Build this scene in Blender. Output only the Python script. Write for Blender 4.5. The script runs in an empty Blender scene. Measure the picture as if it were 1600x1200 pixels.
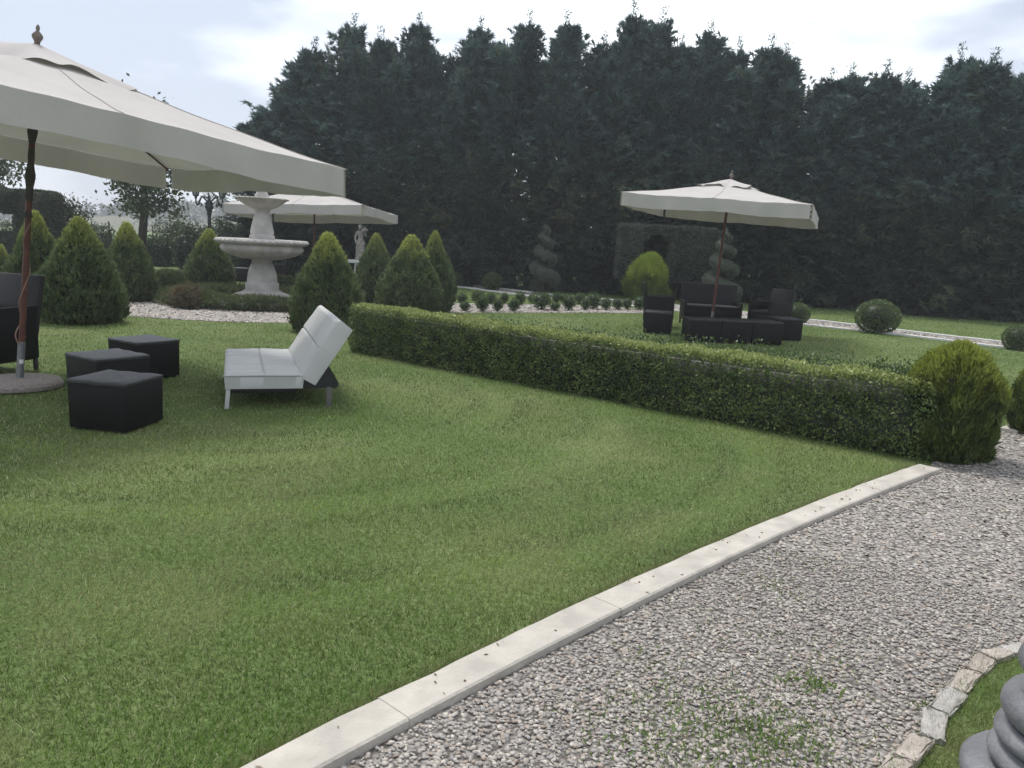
import bpy, bmesh, math, random
import numpy as np
from mathutils import Vector, Matrix, Euler

# ------------------------------------------------------------------ camera
F_PX, CAM_H = 1230.0, 1.65
PITCH, ROLL = math.radians(10.0), math.radians(3.0)
fwd = Vector((0, math.cos(PITCH), -math.sin(PITCH)))
_r = Vector((1, 0, 0)); _u = _r.cross(fwd)
right = _r * math.cos(ROLL) + _u * math.sin(ROLL)
up = _u * math.cos(ROLL) - _r * math.sin(ROLL)
EYE = Vector((0, 0, CAM_H))
scene = bpy.context.scene
C = scene.collection
cd = bpy.data.cameras.new('camera'); cam = bpy.data.objects.new('camera', cd); C.objects.link(cam)
cd.sensor_width = 36.0; cd.lens = F_PX / 1600 * 36.0; cd.clip_start = 0.05; cd.clip_end = 5000
cam.matrix_world = Matrix(((right.x, up.x, -fwd.x, 0), (right.y, up.y, -fwd.y, 0), (right.z, up.z, -fwd.z, CAM_H), (0, 0, 0, 1)))
scene.camera = cam

# ------------------------------------------------------------------ sky, sun, exposure
SUN_EL, SUN_AZ = math.radians(62), math.radians(-30)     # azimuth from +Y towards +X
world = bpy.data.worlds.new('World'); scene.world = world; world.use_nodes = True
wn, wl = world.node_tree.nodes, world.node_tree.links
for n in list(wn): wn.remove(n)
wo = wn.new('ShaderNodeOutputWorld'); bg = wn.new('ShaderNodeBackground'); bg.inputs[1].default_value = 0.085
sky = wn.new('ShaderNodeTexSky'); sky.sky_type = 'NISHITA'; sky.sun_disc = False
sky.sun_elevation = SUN_EL; sky.sun_rotation = SUN_AZ
tc = wn.new('ShaderNodeTexCoord'); mp = wn.new('ShaderNodeMapping'); mp.inputs['Scale'].default_value = (1.2, 1.2, 3.6)
mp.inputs['Location'].default_value = (3.1, 0.4, 1.35)
nz = wn.new('ShaderNodeTexNoise'); nz.inputs['Scale'].default_value = 1.7; nz.inputs['Detail'].default_value = 5; nz.inputs['Roughness'].default_value = 0.5
rp = wn.new('ShaderNodeValToRGB')
rp.color_ramp.elements[0].position = 0.45; rp.color_ramp.elements[0].color = (3.35, 3.65, 4.4, 1)
rp.color_ramp.elements[1].position = 0.62; rp.color_ramp.elements[1].color = (9.6, 9.9, 10.1, 1)
mx = wn.new('ShaderNodeMix'); mx.data_type = 'RGBA'; mx.inputs[0].default_value = 0.88
wl.new(tc.outputs['Generated'], mp.inputs[0]); wl.new(mp.outputs[0], nz.inputs['Vector']); wl.new(nz.outputs[0], rp.inputs[0])
wl.new(sky.outputs[0], mx.inputs[6]); wl.new(rp.outputs[0], mx.inputs[7]); wl.new(mx.outputs[2], bg.inputs[0]); wl.new(bg.outputs[0], wo.inputs[0])
sd = bpy.data.lights.new('sun', 'SUN'); sun = bpy.data.objects.new('sun', sd); C.objects.link(sun)
sd.energy = 1.5; sd.angle = math.radians(16); sd.color = (1.0, 0.96, 0.9)
sdir = Vector((math.sin(SUN_AZ) * math.cos(SUN_EL), math.cos(SUN_AZ) * math.cos(SUN_EL), math.sin(SUN_EL)))
sun.rotation_euler = sdir.to_track_quat('Z', 'Y').to_euler()
vs = scene.view_settings; vs.view_transform = 'Standard'; vs.look = 'None'; vs.exposure = 1.25; vs.gamma = 1.0; vs.use_curve_mapping = False
scene.cycles.use_denoising = True
scene.cycles.max_bounces = 6; scene.cycles.transparent_max_bounces = 6; scene.cycles.volume_bounces = 0

# ------------------------------------------------------------------ pixel -> place helpers
def ray(px, py):
    return (fwd * F_PX + right * (px - 800) + up * (600 - py)).normalized()
def G(px, py, z=0.0):
    d = ray(px, py); return EYE + d * ((z - CAM_H) / d.z)
def AY(px, py, Y):
    d = ray(px, py); return EYE + d * (Y / d.y)

# ------------------------------------------------------------------ materials
MATS = {}
def new_mat(name):
    m = bpy.data.materials.new(name); m.use_nodes = True
    return m, m.node_tree.nodes, m.node_tree.links, m.node_tree.nodes['Principled BSDF']
def mat(name, col, rough=0.7, var=0.12, scale=6.0, bump=0.0, bscale=60.0, spec=0.3, trans=0.0, metal=0.0, col2=None, detail=4, coat=0.0):
    if name in MATS: return MATS[name]
    m, n, l, p = new_mat(name)
    p.inputs['Roughness'].default_value = rough; p.inputs['Specular IOR Level'].default_value = spec; p.inputs['Metallic'].default_value = metal
    p.inputs['Coat Weight'].default_value = coat
    t = n.new('ShaderNodeTexCoord'); z = n.new('ShaderNodeTexNoise'); z.inputs['Scale'].default_value = scale; z.inputs['Detail'].default_value = detail
    r = n.new('ShaderNodeValToRGB')
    c2 = col2 or tuple(min(1, c * (1 + var)) for c in col)
    c1 = tuple(c * (1 - var) for c in col) if col2 is None else col
    r.color_ramp.elements[0].position = 0.32; r.color_ramp.elements[0].color = (*c1, 1)
    r.color_ramp.elements[1].position = 0.68; r.color_ramp.elements[1].color = (*c2, 1)
    l.new(t.outputs['Object'], z.inputs['Vector']); l.new(z.outputs[0], r.inputs[0]); l.new(r.outputs[0], p.inputs['Base Color'])
    if bump:
        z2 = n.new('ShaderNodeTexNoise'); z2.inputs['Scale'].default_value = bscale; z2.inputs['Detail'].default_value = 6
        b = n.new('ShaderNodeBump'); b.inputs['Strength'].default_value = bump; b.inputs['Distance'].default_value = 0.02
        l.new(t.outputs['Object'], z2.inputs['Vector']); l.new(z2.outputs[0], b.inputs['Height']); l.new(b.outputs[0], p.inputs['Normal'])
    if trans:
        tr = n.new('ShaderNodeBsdfTranslucent'); mixs = n.new('ShaderNodeMixShader'); mixs.inputs[0].default_value = trans
        l.new(r.outputs[0], tr.inputs[0]); l.new(p.outputs[0], mixs.inputs[1]); l.new(tr.outputs[0], mixs.inputs[2])
        l.new(mixs.outputs[0], n['Material Output'].inputs[0])
    MATS[name] = m; return m
def leaf_mat(name, rough=0.5, spec=0.35, trans=0.22):
    if name in MATS: return MATS[name]
    m, n, l, p = new_mat(name)
    a = n.new('ShaderNodeAttribute'); a.attribute_name = 'Col'
    p.inputs['Roughness'].default_value = rough; p.inputs['Specular IOR Level'].default_value = spec
    l.new(a.outputs['Color'], p.inputs['Base Color'])
    if trans:
        tr = n.new('ShaderNodeBsdfTranslucent'); mixs = n.new('ShaderNodeMixShader'); mixs.inputs[0].default_value = trans
        l.new(a.outputs['Color'], tr.inputs[0]); l.new(p.outputs[0], mixs.inputs[1]); l.new(tr.outputs[0], mixs.inputs[2])
        l.new(mixs.outputs[0], n['Material Output'].inputs[0])
    MATS[name] = m; return m
def weave_mat(name, c1, c2, rough=0.5):
    m, n, l, p = new_mat(name)
    t = n.new('ShaderNodeTexCoord'); b = n.new('ShaderNodeTexBrick')
    mpn = n.new('ShaderNodeMapping'); mpn.inputs['Rotation'].default_value = (math.radians(90), 0, math.radians(0))
    b.inputs['Color1'].default_value = (*c1, 1); b.inputs['Color2'].default_value = (*c2, 1); b.inputs['Mortar'].default_value = (0.004, 0.004, 0.004, 1)
    b.inputs['Scale'].default_value = 22; b.inputs['Mortar Size'].default_value = 0.012; b.inputs['Brick Width'].default_value = 0.5; b.inputs['Row Height'].default_value = 0.16
    sx = n.new('ShaderNodeSeparateXYZ'); cx = n.new('ShaderNodeCombineXYZ'); ad = n.new('ShaderNodeMath'); ad.operation = 'ADD'
    l.new(t.outputs['Object'], sx.inputs[0]); l.new(sx.outputs[0], ad.inputs[0]); l.new(sx.outputs[1], ad.inputs[1])
    l.new(ad.outputs[0], cx.inputs[0]); l.new(sx.outputs[2], cx.inputs[1]); l.new(cx.outputs[0], b.inputs['Vector'])
    l.new(b.outputs[0], p.inputs['Base Color'])
    bp = n.new('ShaderNodeBump'); bp.inputs['Strength'].default_value = 0.5; bp.inputs['Distance'].default_value = 0.004; bp.invert = True
    l.new(b.outputs['Fac'], bp.inputs['Height']); l.new(bp.outputs[0], p.inputs['Normal'])
    p.inputs['Roughness'].default_value = rough; p.inputs['Specular IOR Level'].default_value = 0.22
    MATS[name] = m; return m

LEAF = leaf_mat('leaf', 0.42, 0.5, 0.3); NEEDLE = leaf_mat('needle', 0.6, 0.25, 0.26); GRASS = leaf_mat('grass_blade', 0.5, 0.3, 0.25); PEBBLE = leaf_mat('pebble', 0.75, 0.25, 0.0)
BARK = mat('bark', (0.05, 0.04, 0.032), 0.9, 0.35, 9, 0.6, 30)
STONE = mat('stone', (0.41, 0.39, 0.36), 0.85, 0.2, 3.5, 0.5, 45)
WICKER = weave_mat('wicker', (0.0036, 0.0034, 0.0035), (0.0065, 0.006, 0.006), 0.5)
WICKER_SKYLIT = mat('wicker_skylit', (0.022, 0.022, 0.024), 0.34, 0.3, 12, 0.4, 110, 0.5)  # greyer than the body: sky reflection put into the base colour
CANVAS = mat('canvas', (0.50, 0.475, 0.45), 0.85, 0.05, 2.0, 0.2, 14, 0.1, 0.14)
WOOD = mat('red_wood', (0.11, 0.035, 0.022), 0.5, 0.3, 12, 0.2, 60, 0.4)
IRON = mat('iron', (0.035, 0.036, 0.04), 0.55, 0.25, 8, 0.3, 60, 0.4)

# ------------------------------------------------------------------ mesh helpers
def link(o, parent=None):
    C.objects.link(o)
    if parent is not None: o.parent = parent
    return o
def tag(o, label=None, cat=None, group=None, kind=None):
    if label: o['label'] = label
    if cat: o['category'] = cat
    if group: o['group'] = group
    if kind: o['kind'] = kind
    return o
def thing(name, label, cat, loc=(0, 0, 0), rz=0.0, group=None):
    o = bpy.data.objects.new(name, None); C.objects.link(o); o.empty_display_size = 0.1
    o.location = loc; o.rotation_euler = (0, 0, rz); return tag(o, label, cat, group)
def copy_tree(o, parent=None):
    c = o.copy(); C.objects.link(c); c.parent = parent
    for ch in list(o.children): copy_tree(ch, c)
    return c

class Geo:
    """numpy soup of triangles and quads with one colour per vertex"""
    def __init__(s): s.V, s.T, s.Q, s.Cc, s.n = [], [], [], [], 0
    def add(s, V, T=None, Q=None, col=(1, 1, 1)):
        V = np.asarray(V, float); col = np.asarray(col, float)
        if col.ndim == 1: col = np.broadcast_to(col, (len(V), 3))
        s.V.append(V); s.Cc.append(col)
        if T is not None: s.T.append(np.asarray(T) + s.n)
        if Q is not None: s.Q.append(np.asarray(Q) + s.n)
        s.n += len(V)
    def mesh(s, name, m, smooth=False):
        V = np.concatenate(s.V); Cc = np.concatenate(s.Cc)
        T = np.concatenate(s.T) if s.T else np.zeros((0, 3), int); Q = np.concatenate(s.Q) if s.Q else np.zeros((0, 4), int)
        me = bpy.data.meshes.new(name); me.vertices.add(len(V)); me.vertices.foreach_set('co', V.astype(np.float32).ravel())
        L = np.concatenate([T.ravel(), Q.ravel()]).astype(np.int32)
        me.loops.add(len(L)); me.loops.foreach_set('vertex_index', L)
        st = np.concatenate([np.arange(len(T)) * 3, len(T) * 3 + np.arange(len(Q)) * 4]).astype(np.int32)
        me.polygons.add(len(st)); me.polygons.foreach_set('loop_start', st)
        if smooth: me.polygons.foreach_set('use_smooth', np.ones(len(st), bool))
        a = me.attributes.new('Col', 'FLOAT_COLOR', 'POINT')
        a.data.foreach_set('color', np.concatenate([Cc, np.ones((len(Cc), 1))], 1).astype(np.float32).ravel())
        me.update(calc_edges=True); me.materials.append(m); return me
    def obj(s, name, m, parent=None, smooth=False):
        return link(bpy.data.objects.new(name, s.mesh(name, m, smooth)), parent)
def nrm(a): return a / (np.linalg.norm(a, axis=-1, keepdims=True) + 1e-9)
def blades(g, P, D, L, W, col, rng):
    """one tapering triangle per point"""
    N = len(P); S = nrm(np.cross(D, rng.normal(size=(N, 3)))) * (np.broadcast_to(W, N)[:, None] * 0.5)
    V = np.stack([P - S, P + S, P + D * np.broadcast_to(L, N)[:, None]], 1).reshape(-1, 3)
    g.add(V, T=np.arange(3 * N).reshape(N, 3), col=np.repeat(col, 3, 0) if np.ndim(col) > 1 else col)
def leaves(g, P, D, L, W, col, rng):
    N = len(P); S = nrm(np.cross(D, rng.normal(size=(N, 3)))) * (np.broadcast_to(W, N)[:, None] * 0.5)
    E = D * np.broadcast_to(L, N)[:, None]
    V = np.stack([P, P + E * 0.45 + S, P + E, P + E * 0.45 - S], 1).reshape(-1, 3)
    g.add(V, Q=np.arange(4 * N).reshape(N, 4), col=np.repeat(col, 4, 0) if np.ndim(col) > 1 else col)
def mixcol(a, b, t): t = np.asarray(t)[:, None]; return np.asarray(a) * (1 - t) + np.asarray(b) * t
def lathe(g, prof, seg=32, col=(1, 1, 1), lobes=0, lobe_amp=0.0, lobe_rows=None, phase=0.0, cap=True):
    """prof: list of (r, z) from bottom to top"""
    th = np.linspace(0, 2 * math.pi, seg, endpoint=False) + phase; rows = []
    for i, (r, z) in enumerate(prof):
        rr = np.full(seg, r)
        if lobes and (lobe_rows is None or i in lobe_rows): rr = r * (1 + lobe_amp * (np.abs(np.cos(th * lobes / 2)) - 0.6))
        rows.append(np.stack([rr * np.cos(th), rr * np.sin(th), np.full(seg, z)], 1))
    V = np.concatenate(rows); a = np.arange(seg); b = (a + 1) % seg; Q = []
    for i in range(len(prof) - 1): Q.append(np.stack([i * seg + a, i * seg + b, (i + 1) * seg + b, (i + 1) * seg + a], 1))
    g.add(V, Q=np.concatenate(Q), col=col)
    if cap:
        n0 = len(V); T = np.stack([np.full(seg, 0), (len(prof) - 1) * seg + a, (len(prof) - 1) * seg + b], 1)
        top = np.array([[0, 0, prof[-1][1]]]); bot = np.array([[0, 0, prof[0][1]]])
        g.add(np.concatenate([rows[-1], top]), T=np.stack([a, b, np.full(seg, seg)], 1), col=col)
        g.add(np.concatenate([rows[0], bot]), T=np.stack([b, a, np.full(seg, seg)], 1), col=col)
def tube(g, pts, rad, seg=10, col=(1, 1, 1)):
    pts = np.asarray(pts, float); n = len(pts); rad = np.broadcast_to(rad, n)
    d = nrm(np.gradient(pts, axis=0)); ref = np.array([0.13, 0.31, 0.94]); ref2 = np.array([1.0, 0.1, 0.0])
    sgl = nrm(np.cross(d, np.where(np.abs(d @ ref)[:, None] > 0.9, ref2, ref))); t = np.cross(d, sgl)
    th = np.linspace(0, 2 * math.pi, seg, endpoint=False)
    V = (pts[:, None] + rad[:, None, None] * (np.cos(th)[None, :, None] * sgl[:, None] + np.sin(th)[None, :, None] * t[:, None])).reshape(-1, 3)
    a = np.arange(seg); b = (a + 1) % seg
    Q = np.concatenate([np.stack([i * seg + a, i * seg + b, (i + 1) * seg + b, (i + 1) * seg + a], 1) for i in range(n - 1)])
    g.add(V, Q=Q, col=col)
    for e, fl in ((0, 1), (n - 1, 0)):
        R = V[e * seg:(e + 1) * seg]; T = np.stack([a, b, np.full(seg, seg)], 1)
        g.add(np.concatenate([R, pts[e:e + 1]]), T=T[:, ::-1] if fl else T, col=col)
def bm_obj(name, bm, m, parent=None, smooth=True, angle=40):
    me = bpy.data.meshes.new(name); bm.to_mesh(me); bm.free(); me.materials.append(m)
    if smooth:
        me.polygons.foreach_set('use_smooth', np.ones(len(me.polygons), bool))
        try: me.set_sharp_from_angle(angle=math.radians(angle))
        except Exception: pass
    return link(bpy.data.objects.new(name, me), parent)
def rbox(sx, sy, sz, loc=(0, 0, 0), bev=0.02, seg=2, taper=1.0, cuts=0, rot=None):
    """bevelled box, base centre at loc; taper scales the bottom"""
    bm = bmesh.new(); bmesh.ops.create_cube(bm, size=1.0)
    for v in bm.verts:
        k = taper if v.co.z < 0 else 1.0
        v.co = Vector((v.co.x * sx * k, v.co.y * sy * k, (v.co.z + 0.5) * sz))
    if bev: bmesh.ops.bevel(bm, geom=bm.edges[:] + bm.verts[:], offset=bev, segments=seg, affect='EDGES', profile=0.5)
    if cuts: bmesh.ops.subdivide_edges(bm, edges=bm.edges[:], cuts=cuts, use_grid_fill=True)
    if rot is not None: bmesh.ops.transform(bm, matrix=rot, verts=bm.verts)
    bmesh.ops.translate(bm, verts=bm.verts, vec=loc)
    return bm
def box_part(name, size, loc, m, parent, bev=0.01, rot=None, taper=1.0):
    return bm_obj(name, rbox(*size, loc=loc, bev=bev, rot=rot, taper=taper), m, parent)
def merge(bm, other):
    me = bpy.data.meshes.new('tmp'); other.to_mesh(me); other.free(); bm.from_mesh(me); bpy.data.meshes.remove(me)

_ng = {}
def vnoise(x, y, scale, seed):
    """smooth value noise in 0..1"""
    if seed not in _ng: _ng[seed] = np.random.default_rng(seed).random((256, 256))
    t = _ng[seed]; X, Y = np.asarray(x) / scale, np.asarray(y) / scale
    i, j = np.floor(X).astype(int), np.floor(Y).astype(int); fx, fy = X - i, Y - j
    fx, fy = fx * fx * (3 - 2 * fx), fy * fy * (3 - 2 * fy); i0, j0, i1, j1 = i % 256, j % 256, (i + 1) % 256, (j + 1) % 256
    return (t[i0, j0] * (1 - fx) + t[i1, j0] * fx) * (1 - fy) + (t[i0, j1] * (1 - fx) + t[i1, j1] * fx) * fy
def in_poly(P, poly):
    x, y = P[:, 0], P[:, 1]; c = np.zeros(len(P), bool); n = len(poly)
    for i in range(n):
        (x0, y0), (x1, y1) = poly[i], poly[(i + 1) % n]
        if y0 == y1: continue
        c ^= ((y0 > y) != (y1 > y)) & (x < (x1 - x0) * (y - y0) / (y1 - y0) + x0)
    return c
def sheet(name, poly, z, m, sub=0):
    bm = bmesh.new(); f = bm.faces.new([bm.verts.new((x, y, z)) for x, y in poly])
    if f.calc_area() and f.normal.z < 0: f.normal_flip()
    bmesh.ops.triangulate(bm, faces=bm.faces[:])
    bm.normal_update()
    for f in bm.faces:
        if f.normal.z < 0: f.normal_flip()
    return tag(bm_obj(name, bm, m, None, False), kind='structure')

# ================================================================== THE GROUND
def lawn_material():
    m, n, l, p = new_mat('lawn')
    g = n.new('ShaderNodeNewGeometry')
    def noise(s, d=5):
        z = n.new('ShaderNodeTexNoise'); z.inputs['Scale'].default_value = s; z.inputs['Detail'].default_value = d; l.new(g.outputs['Position'], z.inputs['Vector']); return z
    def ramp(src, a, b, ca, cb):
        r = n.new('ShaderNodeValToRGB'); r.color_ramp.elements[0].position = a; r.color_ramp.elements[1].position = b
        r.color_ramp.elements[0].color = (*ca, 1); r.color_ramp.elements[1].color = (*cb, 1); l.new(src, r.inputs[0]); return r
    big = ramp(noise(0.45, 4).outputs[0], 0.38, 0.64, (0.095, 0.148, 0.042), (0.155, 0.200, 0.072))
    fine = ramp(noise(38, 6).outputs[0], 0.3, 0.7, (0.55, 0.55, 0.5), (1.25, 1.25, 1.3))
    mul = n.new('ShaderNodeMix'); mul.data_type = 'RGBA'; mul.blend_type = 'MULTIPLY'; mul.inputs[0].default_value = 1.0
    l.new(big.outputs[0], mul.inputs[6]); l.new(fine.outputs[0], mul.inputs[7]); l.new(mul.outputs[2], p.inputs['Base Color'])
    bp = n.new('ShaderNodeBump'); bp.inputs['Strength'].default_value = 0.8; bp.inputs['Distance'].default_value = 0.03
    l.new(noise(70, 4).outputs[0], bp.inputs['Height']); l.new(bp.outputs[0], p.inputs['Normal'])
    p.inputs['Roughness'].default_value = 0.85; p.inputs['Specular IOR Level'].default_value = 0.15
    return m
def gravel_material():
    m, n, l, p = new_mat('gravel_bed')
    g = n.new('ShaderNodeNewGeometry'); v = n.new('ShaderNodeTexVoronoi'); v.inputs['Scale'].default_value = 34
    l.new(g.outputs['Position'], v.inputs['Vector'])
    s = n.new('ShaderNodeSeparateColor'); l.new(v.outputs['Color'], s.inputs[0])
    r = n.new('ShaderNodeValToRGB'); e = r.color_ramp.elements
    e[0].position = 0; e[0].color = (0.20, 0.185, 0.165, 1); e[1].position = 1; e[1].color = (0.40, 0.37, 0.34, 1)
    l.new(s.outputs[0], r.inputs[0])
    r2 = n.new('ShaderNodeValToRGB'); r2.color_ramp.elements[0].position = 0.25; r2.color_ramp.elements[1].position = 0.75
    r2.color_ramp.elements[0].color = (1, 1, 1, 1); r2.color_ramp.elements[1].color = (0.3, 0.28, 0.26, 1); l.new(v.outputs['Distance'], r2.inputs[0])
    mul = n.new('ShaderNodeMix'); mul.data_type = 'RGBA'; mul.blend_type = 'MULTIPLY'; mul.inputs[0].default_value = 1.0
    l.new(r.outputs[0], mul.inputs[6]); l.new(r2.outputs[0], mul.inputs[7]); l.new(mul.outputs[2], p.inputs['Base Color'])
    bp = n.new('ShaderNodeBump'); bp.invert = True; bp.inputs['Strength'].default_value = 0.9; bp.inputs['Distance'].default_value = 0.02
    l.new(v.outputs['Distance'], bp.inputs['Height']); l.new(bp.outputs[0], p.inputs['Normal']); p.inputs['Roughness'].default_value = 0.85
    return m
LAWN, GRAVEL = lawn_material(), gravel_material()
TRAV = mat('travertine', (0.42, 0.39, 0.34), 0.8, 0.15, 7, 0.3, 60)
WHITE_STONE = mat('white_stone', (0.62, 0.61, 0.58), 0.7, 0.1, 4, 0.2, 60)

N = 64
gbm = bmesh.new(); bmesh.ops.create_grid(gbm, x_segments=8, y_segments=8, size=900)
ground = tag(bm_obj('ground', gbm, LAWN, None, False), kind='structure')

# kerb between the lawn and the gravel drive: ground line of its lawn-side edge
KZ = 0.045
kpts = [G(365, 1200, KZ), G(700, 1035, KZ), G(1100, 853, KZ), G(1434, 724, KZ)]
kp = np.array([[p.x, p.y] for p in kpts])
t4 = np.array([0, *np.cumsum(np.linalg.norm(np.diff(kp, axis=0), axis=1))])
cx_, cy_ = np.polyfit(t4, kp[:, 0], 2), np.polyfit(t4, kp[:, 1], 2)
def kerb_at(s, off=0.0):
    x, y = np.polyval(cx_, s), np.polyval(cy_, s); dx, dy = np.polyval(np.polyder(cx_), s), np.polyval(np.polyder(cy_), s); k = math.hypot(dx, dy)
    return np.array([x + off * dy / k, y - off * dx / k])
S_END, KW = t4[-1], 0.175
krng = np.random.default_rng(5)
kerb = tag(bpy.data.objects.new('kerb', None), kind='structure'); C.objects.link(kerb)
s0 = -2.6; joints = [s0]
while joints[-1] < S_END - 0.5: joints.append(joints[-1] + krng.choice([1.25, 1.4, 1.5, 1.65]))
joints[-1] = S_END
def kerb_stone(a, b, fn, parent, h=KZ, w=KW):
    nseg = 10; dz = krng.uniform(-0.0015, 0.0015); do = krng.uniform(-0.002, 0.002); bm = bmesh.new(); rows = []
    for i in range(nseg + 1):
        s = a + 0.0015 + (b - a - 0.003) * i / nseg; j = krng.normal(0, 0.002)
        L, R = fn(s, do + j + abs(krng.normal(0, .004))), fn(s, w + do)
        rows.append([bm.verts.new((L[0], L[1], -0.05)), bm.verts.new((L[0], L[1], h - 0.006 + dz)), bm.verts.new((*(L * 0.94 + R * 0.06), h + dz)),
                     bm.verts.new((*(L * 0.05 + R * 0.95), h + dz)), bm.verts.new((R[0], R[1], h - 0.007 + dz)), bm.verts.new((R[0], R[1], -0.05))])
    for i in range(nseg):
        for k in range(5): bm.faces.new((rows[i][k], rows[i][k + 1], rows[i + 1][k + 1], rows[i + 1][k]))
    bm.faces.new(rows[0][::-1]); bm.faces.new(rows[-1]); bmesh.ops.recalc_face_normals(bm, faces=bm.faces[:])
    return bm_obj('stone', bm, TRAV, parent, True, 25)
for a, b in zip(joints[:-1], joints[1:]): kerb_stone(a, b, kerb_at, kerb)
KEND = kerb_at(S_END, KW)
# the kerb goes on beyond the hedge end
k2a = np.array(G(1560, 668, KZ)[:2]); k2dir = np.array([0.74, 0.67])
def kerb2_at(s, off=0.0): return k2a + k2dir * s + np.array([k2dir[1], -k2dir[0]]) * off
for i in range(6): kerb_stone(i * 1.0, i * 1.0 + 1.0, kerb2_at, kerb)

def P2(px, py): v = G(px, py); return (v.x, v.y)
gravel_poly = [tuple(kerb_at(s, 0.09)) for s in np.linspace(-2.6, S_END, 14)] + [(3.75, 6.75), (4.2, 7.5), (4.9, 8.3), tuple(k2a + np.array([-.05, .1]))] + \
    [tuple(kerb2_at(s, 0.09)) for s in (0.5, 3, 6)] + [(13, 13), (13, -3), (-2, -3)]
sheet('gravel_drive', gravel_poly, 0.009, GRAVEL)
FC = np.array(G(410, 474)[:2]); FR_OUT = 4.25
circ = [(FC[0] + FR_OUT * math.cos(t), FC[1] + FR_OUT * math.sin(t)) for t in np.linspace(0, 2 * math.pi, 40, endpoint=False)]
sheet('gravel_path', circ, 0.004, GRAVEL)
pb = [(705, 442.5), (840, 459), (940, 468), (1060, 479), (1280, 502.5), (1575, 537.5), (1660, 547)]
pf = [(705, 447.5), (850, 467), (980, 479), (1060, 487), (1280, 511), (1410, 525), (1575, 545), (1660, 555)]
PB, PF = [P2(*p) for p in pb], [P2(*p) for p in pf]
far_path_poly = PB + PF[::-1]
far_path = sheet('garden_path', far_path_poly, 0.005, GRAVEL)
def edging(name, pts, wd, h, parent):
    pts = np.array(pts); bm = bmesh.new(); i = 0; r = np.random.default_rng(3)
    for a, b in zip(pts[:-1], pts[1:]):
        L = np.linalg.norm(b - a); n = max(1, int(L / 0.9)); d = (b - a) / L; ang = math.atan2(d[1], d[0])
        for k in range(n):
            c = a + d * L * (k + .5) / n
            merge(bm, rbox(L / n * 0.985, wd, h + r.uniform(-.006, .006), (c[0], c[1], 0), 0.006, 1, rot=Matrix.Rotation(ang + r.normal(0, .006), 4, 'Z')))
    return bm_obj(name, bm, WHITE_STONE, parent)
edging('edging', PB, 0.12, 0.05, far_path); edging('edging', PF, 0.12, 0.05, far_path)
bed_poly = [P2(700, 474), P2(820, 476), P2(930, 478), P2(1010, 484), P2(1012, 490), P2(930, 489), P2(820, 489), P2(696, 489)]
sheet('planting_bed', bed_poly, 0.0045, GRAVEL)

# rough edging stones round the foot of the lamp post, with grass inside
est = [(1355, 1235), (1395, 1190), (1432, 1158), (1452, 1118), (1478, 1082), (1508, 1052), (1530, 1030), (1562, 1022), (1592, 1012), (1620, 990)]
EP = [np.array(P2(*p)) for p in est]
plot = [tuple(p) for p in EP] + [(3.2, 3.4), (3.4, 1.2), (1.2, 1.2)]
inner = sheet('lamp_lawn', plot, 0.014, LAWN)
stone_edge = tag(bpy.data.objects.new('stone_edging', None), kind='structure'); C.objects.link(stone_edge)
PINK = mat('rough_stone', (0.37, 0.325, 0.285), 0.85, 0.2, 12, 0.6, 50)
GREYS = mat('rough_grey_stone', (0.37, 0.35, 0.325), 0.85, 0.15, 12, 0.6, 50)
er = np.random.default_rng(8)
for i, (a, b) in enumerate(zip(EP[:-1], EP[1:])):
    c = (a + b) / 2; L = np.linalg.norm(b - a); d = (b - a) / L; ang = math.atan2(d[1], d[0])
    bm = rbox(L * 0.96, 0.078, 0.036 + er.uniform(0, .012), (0, 0, 0), 0.010, 2, cuts=2)
    for v in bm.verts: v.co += Vector(er.normal(0, 0.0028, 3))
    bmesh.ops.transform(bm, matrix=Matrix.Translation((c[0] + d[1] * .03, c[1] - d[0] * .03, -0.01)) @ Matrix.Rotation(ang + er.normal(0, .07), 4, 'Z') @ Matrix.Rotation(er.normal(0, .06), 4, 'X'), verts=bm.verts)
    bm_obj('stone', bm, GREYS if i in (2, 3, 7) else PINK, stone_edge, True, 50)

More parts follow.
